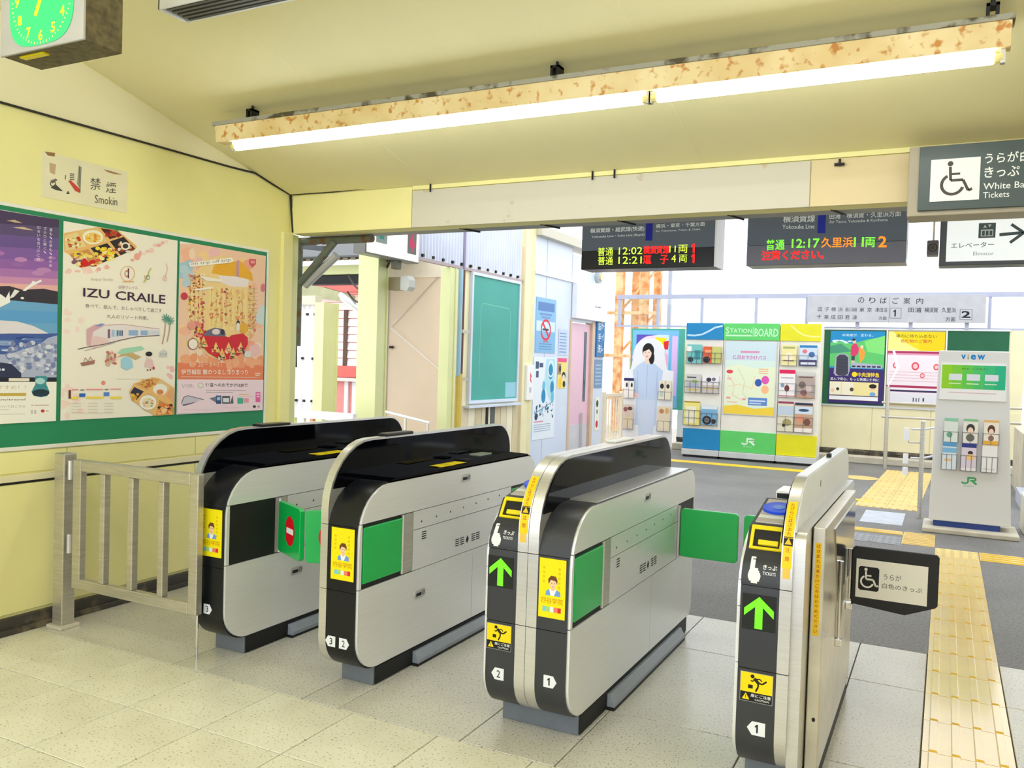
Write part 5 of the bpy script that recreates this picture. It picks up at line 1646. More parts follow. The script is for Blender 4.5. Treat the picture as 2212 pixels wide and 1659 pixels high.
t = thing('standee', 'white cardboard standee printed with a smiling woman in pale blue', 'standee', (-4.58, 14.15, 0), None)
outl = [(-5.02, 0.0), (-4.14, 0.0), (-4.14, 1.40), (-4.26, 1.42), (-4.31, 1.68)] + \
       [(-4.58 + 0.27 * math.cos(math.radians(a)), 1.72 + 0.24 * math.sin(math.radians(a))) for a in range(0, 181, 15)] + [(-4.85, 1.68), (-4.90, 1.42), (-5.02, 1.38)]
MB().prism(outl, 'Y', 14.13, 14.17, mat('standee_card', (232, 234, 238), 0.5, var=0.02)).build('card', t)
p = Print(front(0, 14.13, 0))
p.poly([(-4.80, 0.45), (-4.42, 0.45), (-4.40, 0.95), (-4.36, 1.02), (-4.32, 1.40), (-4.44, 1.50), (-4.54, 1.56), (-4.66, 1.56), (-4.76, 1.50), (-4.86, 1.40), (-4.84, 1.0), (-4.78, 0.95)], (190, 208, 234))
p.poly([(-4.72, 0.25), (-4.46, 0.25), (-4.44, 0.9), (-4.76, 0.9)], (202, 214, 236))
p.line([(-4.60, 1.5), (-4.60, 0.95)], 0.012, (166, 186, 218))
p.line([(-4.77, 1.40), (-4.76, 1.0)], 0.01, (160, 180, 214))
p.line([(-4.42, 1.40), (-4.43, 1.0)], 0.01, (160, 180, 214))
p.rect(-4.64, 1.52, -4.55, 1.62, (240, 208, 188))
p.ell(-4.53, 1.62, 0.05, 0.11, (28, 24, 28), 16)
p.ell(-4.595, 1.74, 0.105, 0.135, (28, 24, 28), 22)
p.ell(-4.61, 1.70, 0.075, 0.105, (246, 216, 198), 22)
p.poly([(-4.69, 1.72), (-4.67, 1.80), (-4.60, 1.825), (-4.53, 1.79), (-4.525, 1.70), (-4.58, 1.77)], (28, 24, 28))
p.rects([(-4.655, 1.712, -4.632, 1.720), (-4.595, 1.712, -4.572, 1.720)], (50, 36, 34))
p.rects([(-4.618, 1.675, -4.606, 1.690)], (226, 186, 166))
p.ell(-4.612, 1.648, 0.026, 0.014, (206, 70, 80), 14)
p.rect(-4.633, 1.648, -4.591, 1.656, (250, 250, 250))
p.ell(-4.79, 0.97, 0.05, 0.045, (246, 200, 200), 12)
p.text('えきねっと', -4.76, 0.20, -4.46, 0.26, (226, 130, 130))
p.build('figure', t)
for x0, x1, z0, z1, lab, bg, mk in [
        (-5.0, -4.82, 0.92, 1.26, 'pair of white leaflets with black ribbons at upper left of the standee', (236, 230, 224), [('r', 0, 0.86, 1, 0.14, (40, 40, 90)), ('e', 0.3, 0.65, 0.1, 0.12, (40, 40, 60)), ('e', 0.8, 0.65, 0.1, 0.12, (40, 40, 60)), ('r', 0.48, 0, 0.03, 0.9, (80, 80, 90))]),
        (-4.37, -4.16, 0.92, 1.24, 'pair of leaflets with dark hats at upper right of the standee', (228, 220, 196), [('e', 0.26, 0.7, 0.16, 0.14, (40, 40, 44)), ('e', 0.76, 0.7, 0.14, 0.12, (50, 50, 54)), ('r', 0.1, 0.15, 0.3, 0.3, (190, 200, 190)), ('r', 0.49, 0, 0.03, 1, (110, 100, 90))]),
        (-5.0, -4.82, 0.38, 0.80, 'brown photo leaflets at lower left of the standee', (216, 200, 190), [('e', 0.25, 0.8, 0.2, 0.1, (150, 90, 90)), ('e', 0.7, 0.84, 0.25, 0.08, (90, 80, 80)), ('r', 0.05, 0.1, 0.9, 0.4, (222, 206, 180))]),
        (-4.37, -4.16, 0.38, 0.80, 'beige photo leaflets at lower right of the standee', (224, 210, 184), [('e', 0.3, 0.8, 0.2, 0.1, (190, 130, 90)), ('e', 0.75, 0.82, 0.18, 0.12, (210, 170, 110)), ('r', 0.1, 0.1, 0.8, 0.35, (226, 216, 190))])]:
    leaflet(x0, x1, z0, z1, 14.085, lab, bg, mk, 'leaflets on the standee')
    pocket(t, x0 - 0.01, x1 + 0.01, z0 - 0.01, z0 + (z1 - z0) * 0.4, 14.129, 2, 1, 0.003)

# ---- leaflet kiosk on the right
t = thing('leaflet_kiosk', 'tall grey leaflet kiosk with green panel standing on a slab', 'leaflet kiosk', (0.25, 9.25, 0))
KG = spots_mat('kiosk_grey', (224, 224, 222), (150, 120, 84), 4.0, 0.74, 0.82, 0.4)
vs_ = [(-0.10, 9.08, 0.10), (0.585, 9.08, 0.10), (0.585, 9.42, 0.10), (-0.10, 9.42, 0.10), (-0.072, 9.12, 1.725), (0.512, 9.12, 1.725), (0.512, 9.38, 1.725), (-0.072, 9.38, 1.725)]
MB().add(vs_, [(0, 3, 2, 1), (4, 5, 6, 7), (0, 1, 5, 4), (1, 2, 6, 5), (2, 3, 7, 6), (3, 0, 4, 7)], KG).build('body', t, bevel=0.008)
MB().box(-0.06, 0.50, 9.10, 9.40, 0.045, 0.10, mat('navy_plinth', (30, 62, 140), 0.4)).build('plinth', t)
MB().box(-0.15, 0.65, 8.93, 9.52, 0.0, 0.045, CONCRETE).build('slab', t, bevel=0.01)
def ky(z):
    return 9.08 + 0.04 * (z - 0.1) / 1.625
kf = frame((0, 9.08, 0.1), (1, 0, 0), (0, 0.04, 1.625))
p = Print(kf, h0=0.001)
p.text('v', 0.115, 1.545, 0.155, 1.59, (0, 130, 206), 0.03)
p.rects([(0.17, 1.545, 0.178, 1.575), (0.17, 1.582, 0.178, 1.592)], (120, 150, 60))
p.text('e', 0.195, 1.543, 0.24, 1.592, (0, 130, 206), 0.03)
p.text('w', 0.25, 1.545, 0.315, 1.592, (0, 130, 206), 0.03)
p.build('lettering', t)
bd = MB().add([tuple(kf(a, b, h)) for h in (0.0, 0.012) for a, b in ((-0.055, 1.16), (0.50, 1.16), (0.49, 1.50), (-0.05, 1.50))], [(0, 1, 2, 3), (4, 5, 6, 7), (0, 1, 5, 4), (1, 2, 6, 5), (2, 3, 7, 6), (3, 0, 4, 7)], WHITE).build('panel', t)
p = Print(kf, h0=0.0126)
cols = [(150, 214, 40), (126, 210, 60), (100, 206, 80), (80, 200, 110), (60, 194, 130), (40, 186, 140)]
for k, c in enumerate(cols):
    p.poly([(-0.04 + 0.088 * k, 1.265), (-0.04 + 0.088 * (k + 1), 1.265), (-0.04 + 0.088 * (k + 1), 1.49), (-0.04 + 0.088 * k, 1.49)], c)
    p.h -= p.dh
p.h += p.dh
p.text('JRE CARD', 0.12, 1.445, 0.34, 1.462, (60, 110, 50))
p.rects([(0.02 + 0.15 * k, 1.345, 0.13 + 0.15 * k, 1.405) for k in range(3)], (226, 230, 240))
p.rects([(0.02 + 0.15 * k, 1.31, 0.12 + 0.15 * k, 1.318) for k in range(3)], (240, 250, 220))
p.rect(0.02, 1.225, 0.42, 1.232, (226, 190, 196))
p.build('panel_print', bd)
p = Print(kf, h0=0.001)
jr_mark(p, 0.23, 0.40, 0.125, (70, 172, 110))
p.build('logo', t)
lk = [(0.0, 0.115), (0.16, 0.28), (0.33, 0.45)]
tops = [((230, 238, 232), [('r', 0, 0.86, 1, 0.14, (150, 210, 180)), ('e', 0.4, 0.3, 0.22, 0.12, (110, 180, 150))], 'pale mint leaflet in the top row of the kiosk'),
        ((238, 236, 228), [('r', 0, 0.9, 1, 0.1, (140, 200, 150)), ('e', 0.5, 0.6, 0.3, 0.2, (60, 56, 54)), ('e', 0.5, 0.5, 0.2, 0.16, (246, 220, 196)), ('e', 0.5, 0.22, 0.3, 0.16, (110, 110, 100))], 'leaflet with a drawn child in the top row of the kiosk'),
        ((244, 238, 226), [('r', 0, 0.9, 1, 0.1, (240, 190, 110)), ('e', 0.5, 0.6, 0.26, 0.2, (100, 60, 50)), ('e', 0.5, 0.5, 0.17, 0.14, (246, 220, 196)), ('r', 0, 0.0, 1, 0.14, (240, 180, 60)), ('e', 0.5, 0.25, 0.2, 0.12, (150, 110, 100))], 'orange-trimmed leaflet in the top row of the kiosk')]
bots = [((226, 236, 246), [('r', 0, 0.85, 1, 0.15, (90, 160, 214)), ('r', 0, 0.62, 1, 0.18, (130, 190, 230)), ('e', 0.4, 0.35, 0.3, 0.05, (240, 200, 140))], 'blue and white leaflet in the bottom row of the kiosk'),
        ((226, 214, 232), [('r', 0, 0.85, 1, 0.15, (50, 60, 140)), ('e', 0.6, 0.66, 0.18, 0.07, (60, 50, 60)), ('e', 0.6, 0.5, 0.3, 0.12, (248, 206, 140)), ('r', 0, 0, 1, 0.1, (244, 240, 244))], 'lilac leaflet with navy top in the bottom row of the kiosk'),
        ((246, 244, 246), [('r', 0, 0.97, 1, 0.03, (240, 180, 60)), ('r', 0.1, 0.1, 0.8, 0.02, (200, 200, 206))], 'plain white leaflet in the bottom row of the kiosk')]
for (x0, x1), (bg, mk, lab) in zip(lk, tops):
    leaflet(x0, x1, 0.86, 1.085, 9.055, lab, bg, mk, 'kiosk leaflets')
    pocket(t, x0 - 0.006, x1 + 0.006, 0.855, 0.955, 9.10, 2, 1, 0.003)
for (x0, x1), (bg, mk, lab) in zip(lk, bots):
    leaflet(x0 - 0.006, x1 - 0.004, 0.60, 0.855, 9.045, lab, bg, mk, 'kiosk leaflets')
    pocket(t, x0 - 0.012, x1 + 0.002, 0.595, 0.74, 9.09, 3, 1, 0.003)

# ---- steel posts with clips beside the kiosk
t = thing('post_barrier', 'two steel posts with cross rails and white clips left of the kiosk', 'barrier', (-0.1, 9.9, 0))
MB().tube([(-0.195, 9.75, 0), (-0.195, 9.75, 1.0)], 0.023, OLDSTEEL, 12).build('post', t, smooth=True)
MB().tube([(-0.06, 10.15, 0), (-0.06, 10.15, 1.03)], 0.023, ALU, 12).build('post', t, smooth=True)
for z in (0.92, 0.62):
    MB().tube([(-0.30, 9.72, z), (-0.195, 9.75, z), (-0.06, 10.15, z + 0.01)], 0.011, ALU, 8).build('cross_rail', t, smooth=True)
MB().tube([(-0.21, 9.75, 0.78), (-0.32, 9.72, 0.78), (-0.335, 9.72, 0.84), (-0.335, 9.72, 0.92)], 0.009, OLDSTEEL, 8).build('cross_rail', t, smooth=True)
for z0, z1 in ((0.80, 0.93), (0.56, 0.66), (0.44, 0.52)):
    MB().tube([(-0.345, 9.72, z0), (-0.345, 9.72, z1)], 0.026, WHITE, 10).build('clip', t, smooth=True)
for x, y_, z in ((-0.195, 9.75, 1.0), (-0.06, 10.15, 1.03)):
    MB().tube([(x, y_, z), (x, y_, z + 0.015)], 0.018, WHITE, 10).build('cap', t, smooth=True)

t = thing('handrail', 'brownish steel handrail in front of the far cream wall', 'handrail', (-0.4, 14.4, 0))
MB().tube([(-0.80, 14.4, 0.0), (-0.80, 14.4, 1.28)], 0.03, OLDSTEEL, 10).build('post', t, smooth=True)
MB().tube([(0.35, 14.4, 0.0), (0.35, 14.4, 1.28)], 0.03, OLDSTEEL, 10).build('post', t, smooth=True)
for z in (1.03, 0.81):
    MB().tube([(-0.88, 14.4, z), (1.0, 14.4, z)], 0.02, OLDSTEEL, 10).build('rail', t, smooth=True)

# ---- stairs and railing at the right edge
t = thing('stair_rail', 'white railing with dark bars along the stairs at the right edge', 'railing', (1.6, 12.0, 0))
for z in (0.95, 1.22, 1.50):
    MB().tube([(0.86, 12.0, z + 0.04), (2.6, 12.0, z + 0.62)], 0.025, WHITEPAINT, 8).build('rail', t, smooth=True)
for k in range(12):
    x = 0.90 + 0.14 * k
    z = 0.33 * (x - 0.86)
    MB().box(x - 0.012, x + 0.012, 11.985, 12.015, 0.3, 1.50 + z, BLACK).build('upright', t)
t = thing('stair_block', 'beige concrete side of the stairs behind the kiosk at the right edge', 'stairs', (1.7, 12.4, 0))
MB().prism([(0.86, 0.0), (2.8, 0.0), (2.8, 1.30), (0.86, 0.80)], 'Y', 12.06, 13.6, CONCRETE).build('side_wall', t)
for k in range(5):
    MB().box(0.80 + 0.3 * k, 2.8, 11.1, 11.94, 0.0 + 0.16 * k, 0.16 + 0.16 * k, mat('stair_tread', (190, 194, 206), 0.5)).build('step', t)
t = thing('kerb_block', 'cream concrete block on the floor right of the kiosk', 'block', (0.95, 9.6, 0))
MB().box(0.70, 1.4, 9.35, 9.75, 0.0, 0.36, mat('cream_block', (226, 222, 204), 0.5, var=0.06)).build('block_body', t, bevel=0.015)
MB().box(0.71, 1.39, 9.36, 9.74, 0.30, 0.365, WHITEPAINT).build('block_cap', t, bevel=0.01)

# ================================================================== hanging signs
SIGNTOP = mat('sign_slate', (88, 98, 112), 0.35, var=0.03)
SIGNLED = mat('sign_led_black', (26, 27, 31), 0.3, var=0.05)
SIGNLED_REFL = mat('sign_led_reflection', (112, 112, 126), 0.3, var=0.05)  # hazy reflection on the panel painted into its grey
def departure_sign(label, x0, x1, led_m):
    t = thing('departure_sign', label, 'departure sign', ((x0 + x1) / 2, 6.1, 2.207), 'departure signs')
    MB().box(x0, x1, 6.0, 6.22, 2.345, 2.60, SIGNTOP).build('header', t, bevel=0.004)
    MB().box(x0, x1, 6.0, 6.22, 2.207, 2.345, led_m).build('led_panel', t, bevel=0.004)
    for x in (x0 + 0.15, x1 - 0.15):
        MB().tube([(x, 6.1, 2.60), (x, 6.1, 2.935)], 0.012, OLDSTEEL, 8).build('rod', t)
    p = Print(front(x0 + (x1 - x0) * 0.5 , 6.0, 2.348), h0=0.0008)
    return t
S1 = departure_sign('departure sign with yellow-green times 12:02 and 12:21', -2.505, -1.492, SIGNLED)
MB().box(-1.492, -1.478, 5.995, 6.225, 2.207, 2.60, WHITEPAINT).build('end_cap', S1)
def s1m(x, y):   # sketch coordinates of the close-up (2212 wide = 400 px)
    X = (x - 90) / (1700 - 90)
    top = 262 - 70 * X
    bot = 800 - 50 * X
    return (X * 1.013, (bot - y) / (bot - top) * 0.335)
WT = (236, 240, 244)
p = Print(front(-2.505, 6.0, 2.207), s1m)
p.text('横須賀線・総武線(快速)', 195, 366, 872, 300, WT, 0.012, slope=-0.045)
p.text('Yokosuka Line・Sobu Line (Rapid)', 215, 424, 876, 388, WT, 0.004, slope=-0.045)
p.poly([(890, 446), (890, 240), (972, 238), (972, 446)], (10, 20, 150))
p.text('横浜・東京・千葉方面', 1010, 300, 1580, 250, WT, 0.008, slope=-0.045)
p.text('for Yokohama, Tokyo & Chiba', 1010, 352, 1530, 322, WT, 0.002, slope=-0.045)
p.build('lettering', S1)
YG, RD, OG, GN = (196, 236, 60), (255, 24, 20), (255, 120, 20), (110, 245, 50)
p = Print(front(-2.505, 6.0, 2.207), s1m)
p.text('普通', 300, 632, 495, 530, YG, 0.0, slope=-0.02)
p.text('12:02', 566, 614, 856, 528, YG, 0.0, slope=-0.02)
p.text('横須賀線', 868, 606, 1180, 510, RD, 0.02, slope=-0.02)
p.text('11両', 1180, 594, 1392, 498, YG, 0.0, slope=-0.02)
p.text('1', 1436, 588, 1490, 480, RD, 0.03)
p.text('普通', 306, 742, 497, 640, YG, 0.0, slope=-0.02)
p.text('12:21', 566, 726, 852, 640, YG, 0.0, slope=-0.02)
p.text('逗', 866, 724, 968, 620, RD, 0.02)
p.text('子', 1072, 722, 1170, 616, RD, 0.01)
p.text('4', 1208, 700, 1260, 612, YG, 0.0)
p.text('両', 1296, 702, 1390, 612, YG, 0.0)
p.text('1', 1440, 710, 1492, 600, RD, 0.03)
p.build('led_text', S1, LED)
S2 = departure_sign('departure sign with green time 12:17 and red message line', -1.268, -0.262, SIGNLED_REFL)
def s2m(x, y):   # close-up 2212 wide = 612 px
    X = (x - 60) / (1304 - 60)
    top = 110 - 72 * X
    bot = 482 - 46 * X
    return (X * 1.006, (bot - y) / (bot - top) * 0.345)
p = Print(front(-1.268, 6.0, 2.207), s2m)
p.text('横須賀線', 352, 156, 608, 100, WT, 0.012, slope=-0.03)
p.text('Yokosuka Line', 348, 204, 606, 172, WT, 0.004, slope=-0.03)
p.poly([(630, 230), (630, 80), (692, 76), (692, 230)], (14, 34, 160))
p.text('田浦・横須賀・久里浜方面', 720, 126, 1254, 82, WT, 0.006, slope=-0.05)
p.text('for Taura, Yokosuka & Kurihama', 722, 160, 1160, 136, WT, 0.002, slope=-0.05)
p.build('lettering', S2)
p = Print(front(-1.268, 6.0, 2.207), s2m)
p.text('普通', 220, 362, 372, 284, GN, 0.01, slope=-0.03)
p.text('12:17', 430, 344, 650, 276, GN, 0.012, slope=-0.03)
p.text('久里浜', 664, 338, 908, 262, OG, 0.012, slope=-0.03)
p.text('11', 914, 328, 990, 258, GN, 0.012, slope=-0.03)
p.text('両', 1000, 328, 1074, 256, GN, 0.01)
p.text('2', 1098, 328, 1160, 246, OG, 0.02)
p.text('注意ください。', 186, 440, 690, 366, RD, 0.025, slope=-0.035)
p.build('led_text', S2, LED)

# wheelchair ticket sign on the beam
t = thing('ticket_sign', 'dark green hanging sign with white wheelchair symbol on the beam', 'sign', (0.4, 4.68, 2.26))
SGF = mat('sign_frame_tan', (170, 160, 138), 0.5, var=0.06)
MB().box(-0.205, 1.30, 4.59, 4.785, 2.262, 2.60, SGF).build('frame', t, bevel=0.005)
MB().box(-0.158, 1.26, 4.572, 4.592, 2.285, 2.592, mat('sign_green_black', (56, 72, 66), 0.35, var=0.03)).build('face', t, bevel=0.002)
MB().box(-0.107, 0.102, 4.566, 4.573, 2.325, 2.525, PAPER).build('symbol_panel', t)
p = Print(front(0, 4.566, 0))
wheelchair(p, -0.004, 2.43, 0.165, (70, 66, 60), 0.075)
p.build('wheelchair_symbol', t)
p = Print(front(0, 4.572, 0))
LW = (240, 242, 236)
p.text('うらが白色の', 0.120, 2.490, 0.395, 2.540, LW, 0.012, slope=0.0)
p.text('きっぷ', 0.120, 2.425, 0.262, 2.475, LW, 0.012)
p.text('White Backed', 0.118, 2.370, 0.365, 2.400, LW, 0.004)
p.text('Tickets', 0.118, 2.330, 0.225, 2.358, LW, 0.004)
p.build('lettering', t)

# elevator sign further back
t = thing('elevator_sign', 'white elevator sign with grey arrow behind the beam', 'sign', (0.5, 6.3, 2.2))
MB().box(-0.075, 1.20, 6.22, 6.40, 2.205, 2.56, mat('sign_side_dark', (84, 86, 92), 0.4)).build('case', t, bevel=0.004)
MB().box(-0.035, 1.17, 6.212, 6.222, 2.230, 2.535, mat('sign_face_pale', (226, 230, 232), 0.3, emit=0.45, var=0.0)).build('face', t)
for x in (0.1, 1.0):
    MB().tube([(x, 6.3, 2.56), (x, 6.3, 2.935)], 0.012, OLDSTEEL, 8).build('rod', t)
MATS['sign_face_pale'].cycles.emission_sampling = 'NONE'
p = Print(front(0, 6.212, 0))
p.rect(0.145, 2.375, 0.240, 2.470, (84, 100, 104))
p.rect(0.158, 2.385, 0.227, 2.428, (214, 220, 222))
p.rects([(0.165 + 0.021 * k, 2.39, 0.180 + 0.021 * k, 2.42) for k in range(3)], (84, 100, 104))
p.poly([(0.170, 2.440), (0.190, 2.440), (0.180, 2.460)], (214, 220, 222))
p.poly([(0.196, 2.460), (0.216, 2.460), (0.206, 2.440)], (214, 220, 222))
p.text('エレベーター', -0.008, 2.315, 0.235, 2.350, (96, 110, 116), 0.004)
p.text('Elevator', 0.12, 2.265, 0.236, 2.288, (176, 182, 186))
A = (84, 96, 102)
p.line([(0.262, 2.392), (0.385, 2.400)], 0.02, A)
p.line([(0.325, 2.455), (0.395, 2.400), (0.322, 2.340)], 0.018, A)
p.build('lettering', t)
t = thing('speaker', 'small grey loudspeaker beside the elevator sign', 'loudspeaker', (-0.12, 6.7, 2.35))
MB().box(-0.16, -0.085, 6.66, 6.78, 2.33, 2.435, mat('speaker_grey', (146, 142, 150), 0.5)).build('case', t, bevel=0.008)
p = Print(front(-0.122, 6.66, 2.382))
p.ring(0, 0, 0.03, 0.03, 0.25, (90, 86, 84), 18)
p.ell(0, 0, 0.016, 0.016, (120, 112, 90), 14)
p.build('cone', t)
MB().tube([(-0.12, 6.72, 2.43), (-0.12, 6.72, 2.935)], 0.008, OLDSTEEL, 6).build('rod', t)
# ================================================================== left side of the concourse
XC = -5.0
struct(MB().box(-12, -5.1, 5.0, 20, -0.2, -0.02, mat('outside_paving', (176, 172, 164), 0.7, var=0.1)).build('floor'))

# weathered pipe bracket under the beam end
t = thing('pipe_bracket', 'rusty green drain pipe with diagonal brace under the beam at the wall end', 'pipe', (-4.36, 4.96, 2.3))
MB().tube([(-4.36, 4.98, 2.345), (-3.70, 4.98, 2.345)], 0.030, GREYPIPE, 10).build('top_pipe', t, smooth=True)
MB().tube([(-4.365, 4.97, 2.37), (-4.365, 4.97, 1.56)], 0.028, GREYPIPE, 10).build('down_pipe', t, smooth=True)
MB().tube([(-4.35, 4.97, 2.03), (-4.03, 4.97, 2.335)], 0.028, GREYPIPE, 10).build('brace', t, smooth=True)
MB().tube([(-4.33, 5.0, 2.02), (-4.06, 5.03, 2.24)], 0.034, ALU, 10).build('lamp_tube', t, smooth=True)
MB().tube([(-4.375, 4.97, 1.57), (-4.37, 4.97, 1.40)], 0.008, BLACK, 6).build('rod', t)

# columns of the corridor
def column(x0, x1, y0, y1, z1, label, m=PALEGREEN):
    t = thing('column', label, 'column', ((x0 + x1) / 2, (y0 + y1) / 2, 0), 'corridor columns')
    w = 0.02
    MB().box(x0, x1, y0, y0 + w, 0.0, z1, m).build('flange', t, bevel=0.003)
    MB().box(x0, x1, y1 - w, y1, 0.0, z1, m).build('flange', t, bevel=0.003)
    MB().box(x0 + 0.01, x1 - 0.012, y0 + w, y1 - w, 0.0, z1, m).build('web', t)
    MB().box(x0 - 0.03, x1 + 0.03, y0 - 0.03, y1 + 0.03, -0.02, 0.02, CONCRETE).build('base_plate', t)
column(-5.24, -5.0, 6.84, 7.02, 2.93, 'thick pale green column nearest the gates')
column(-5.13, -5.0, 8.20, 8.34, 2.53, 'slim pale green column before the teal board')
column(-6.70, -6.56, 7.92, 8.20, 2.12, 'short pale green post beside the white corrugated sheet')

# lit toilet sign box
t = thing('toilet_sign', 'lit white box sign with teal and pink figures', 'sign', (-4.88, 6.8, 2.45))
LIT = mat('lit_sign_face', (252, 252, 248), 0.4, emit=0.75, var=0.0)
LIT.cycles.emission_sampling = 'NONE'
MB().box(-4.95, -4.81, 6.37, 7.26, 2.45, 2.78, mat('sign_case_grey', (120, 120, 116), 0.4)).build('case', t, bevel=0.005)
MB().box(-4.812, -4.803, 6.39, 7.24, 2.465, 2.765, LIT).build('face', t)
p = Print(right(-4.803, 0, 0))
p.rect(6.52, 2.57, 6.70, 2.76, (170, 190, 190))
p.rect(7.04, 2.53, 7.20, 2.76, (120, 120, 120))
p.ell(6.61, 2.72, 0.025, 0.025, (0, 170, 170), 12)
p.poly([(6.565, 2.69), (6.655, 2.69), (6.645, 2.61), (6.575, 2.61)], (0, 170, 170))
p.ell(7.12, 2.715, 0.028, 0.028, (240, 40, 110), 12)
p.poly([(7.09, 2.685), (7.15, 2.685), (7.175, 2.60), (7.135, 2.60), (7.13, 2.55), (7.11, 2.55), (7.105, 2.60), (7.065, 2.60)], (240, 40, 110))
p.build('figures', t)
for y_ in (6.5, 7.1):
    MB().tube([(-4.88, y_, 2.78), (-4.88, y_, 2.935)], 0.012, OLDSTEEL, 8).build('rod', t)
MB().box(-4.93, -4.86, 6.95, 7.03, 2.37, 2.45, GREYPIPE).build('junction_box', t, bevel=0.005)

# floodlight on the thick column
t = thing('floodlight', 'small grey floodlight on the back of the thick green column', 'lamp', (-4.9, 7.1, 2.2))
MB().box(-5.02, -4.88, 7.04, 7.16, 2.17, 2.30, mat('floodlight_body', (150, 140, 116), 0.5)).build('body', t, bevel=0.006)
MB().prism([(-4.88, 2.17), (-4.80, 2.16), (-4.775, 2.20), (-4.775, 2.27), (-4.80, 2.31), (-4.88, 2.30)], 'Y', 7.045, 7.155, mat('floodlight_lens', (206, 208, 204), 0.3)).build('lens', t)

# cream wall behind the columns with bracing wires
wc = struct(MB().box(-7.13, -5.02, 10.0, 10.1, -0.02, 3.0, mat('beige_sheet', (228, 208, 184), 0.5, var=0.04, vscale=1.5)).build('wall_left'))
MB().box(-7.12, -5.02, 9.985, 10.0, 2.62, 2.98, mat('pale_header', (238, 226, 206), 0.5)).build('header_panel', wc)
MB().box(-7.16, -7.11, 9.98, 10.0, 0.0, 2.62, ALU).build('edge_strip', wc)
MB().box(-7.06, -7.00, 9.96, 9.985, 1.62, 1.655, BLACK).build('latch', wc)
MB().tube([(-7.05, 9.97, 1.92), (-6.28, 9.97, 2.62)], 0.006, OLDSTEEL, 5).build('bracing_wire', wc)
MB().tube([(-7.05, 9.96, 1.92), (-6.0, 9.96, 1.20)], 0.006, WHITEPAINT, 5).build('bracing_wire', wc)

# corridor wall with siding, board, corrugated top
wr = struct(MB().box(XC - 0.12, XC - 0.03, 8.50, 10.05, 0.0, 2.60, CREAM).build('wall_left'))
for k in range(9):
    y0 = 8.55 + 0.165 * k
    MB().box(XC - 0.03, XC - 0.015, y0, y0 + 0.155, 0.0, 0.93, mat('siding_%d' % (k % 3), [(226, 214, 184), (240, 232, 206), (214, 200, 164)][k % 3], 0.5)).build('siding_board', wr)
MB().box(XC - 0.016, XC - 0.004, 9.14, 9.19, 0.0, 0.93, BLACK).build('siding_gap', wr)
MB().box(XC - 0.016, XC - 0.004, 9.26, 9.36, 0.0, 0.93, mat('slate_strip', (90, 92, 96), 0.5)).build('siding_gap', wr)
CORR = mat('bluish_corrugated', (220, 226, 244), 0.2, var=0.05, vscale=2, spec=0.8)
mbc = MB()
n = 240
vs_ = []
for i in range(n + 1):
    y_ = 7.42 + (10.02 - 7.42) * i / n
    x_ = XC - 0.03 + 0.020 * math.sin(i * math.pi / 3.0)
    vs_ += [(x_, y_, 2.56), (x_, y_, 3.35), (x_ - 0.004, y_, 2.56), (x_ - 0.004, y_, 3.35)]
fs = []
for i in range(n):
    a = 4 * i
    fs += [(a, a + 4, a + 5, a + 1), (a + 2, a + 3, a + 7, a + 6), (a, a + 2, a + 6, a + 4), (a + 1, a + 5, a + 7, a + 3)]
fs += [(0, 1, 3, 2), (4 * n, 4 * n + 2, 4 * n + 3, 4 * n + 1)]
t = thing('corrugated_sheet', 'bluish corrugated sheet above the teal board', 'corrugated sheet', (XC, 8.7, 2.56))
mbc.add(vs_, fs, CORR).build('sheet', t, smooth=True, angle=60)
MB().box(XC - 0.055, XC - 0.005, 7.40, 10.04, 2.533, 2.565, mat('rail_mauve', (176, 160, 164), 0.5)).build('bottom_rail', t)
for k in range(12):
    y_ = 7.62 + 0.205 * k
    MB().box(XC - 0.02, XC + 0.004, y_, y_ + 0.03, 2.575, 2.605, BLACK).build('bolt', t)
MB().tube([(XC - 0.01, 8.50, 2.5), (XC - 0.01, 8.50, 3.35)], 0.022, mat('mauve_pipe', (150, 140, 170), 0.4), 8).build('pipe', t, smooth=True)

t = thing('notice_board', 'empty teal board with white frame in the corridor', 'notice board', (XC, 9.3, 0.98))
MB().box(XC - 0.03, XC - 0.006, 8.72, 9.93, 1.0, 2.51, TEALBOARD).build('backing', t)
for z0, z1 in ((0.975, 1.012), (2.495, 2.53)):
    MB().box(XC - 0.03, XC + 0.012, 8.68, 9.96, z0, z1, BLUEWHITE).build('frame_bar', t, bevel=0.003)
for y0, y1 in ((8.68, 8.72), (9.925, 9.96)):
    MB().box(XC - 0.03, XC + 0.012, y0, y1, 1.012, 2.495, BLUEWHITE).build('frame_bar', t, bevel=0.003)
MB().box(XC - 0.03, XC + 0.06, 8.60, 9.97, 0.925, 0.955, BLUEWHITE).build('ledge', t, bevel=0.003)
p = Print(right(XC - 0.006, 0, 0))
p.line([(8.93, 1.25), (8.93, 2.12), (8.98, 2.18), (9.66, 2.16), (9.71, 2.10), (9.71, 1.5)], 0.014, (104, 190, 170))
p.rect(9.62, 1.03, 9.92, 1.22, (150, 206, 222))
p.build('worn_mark', t)

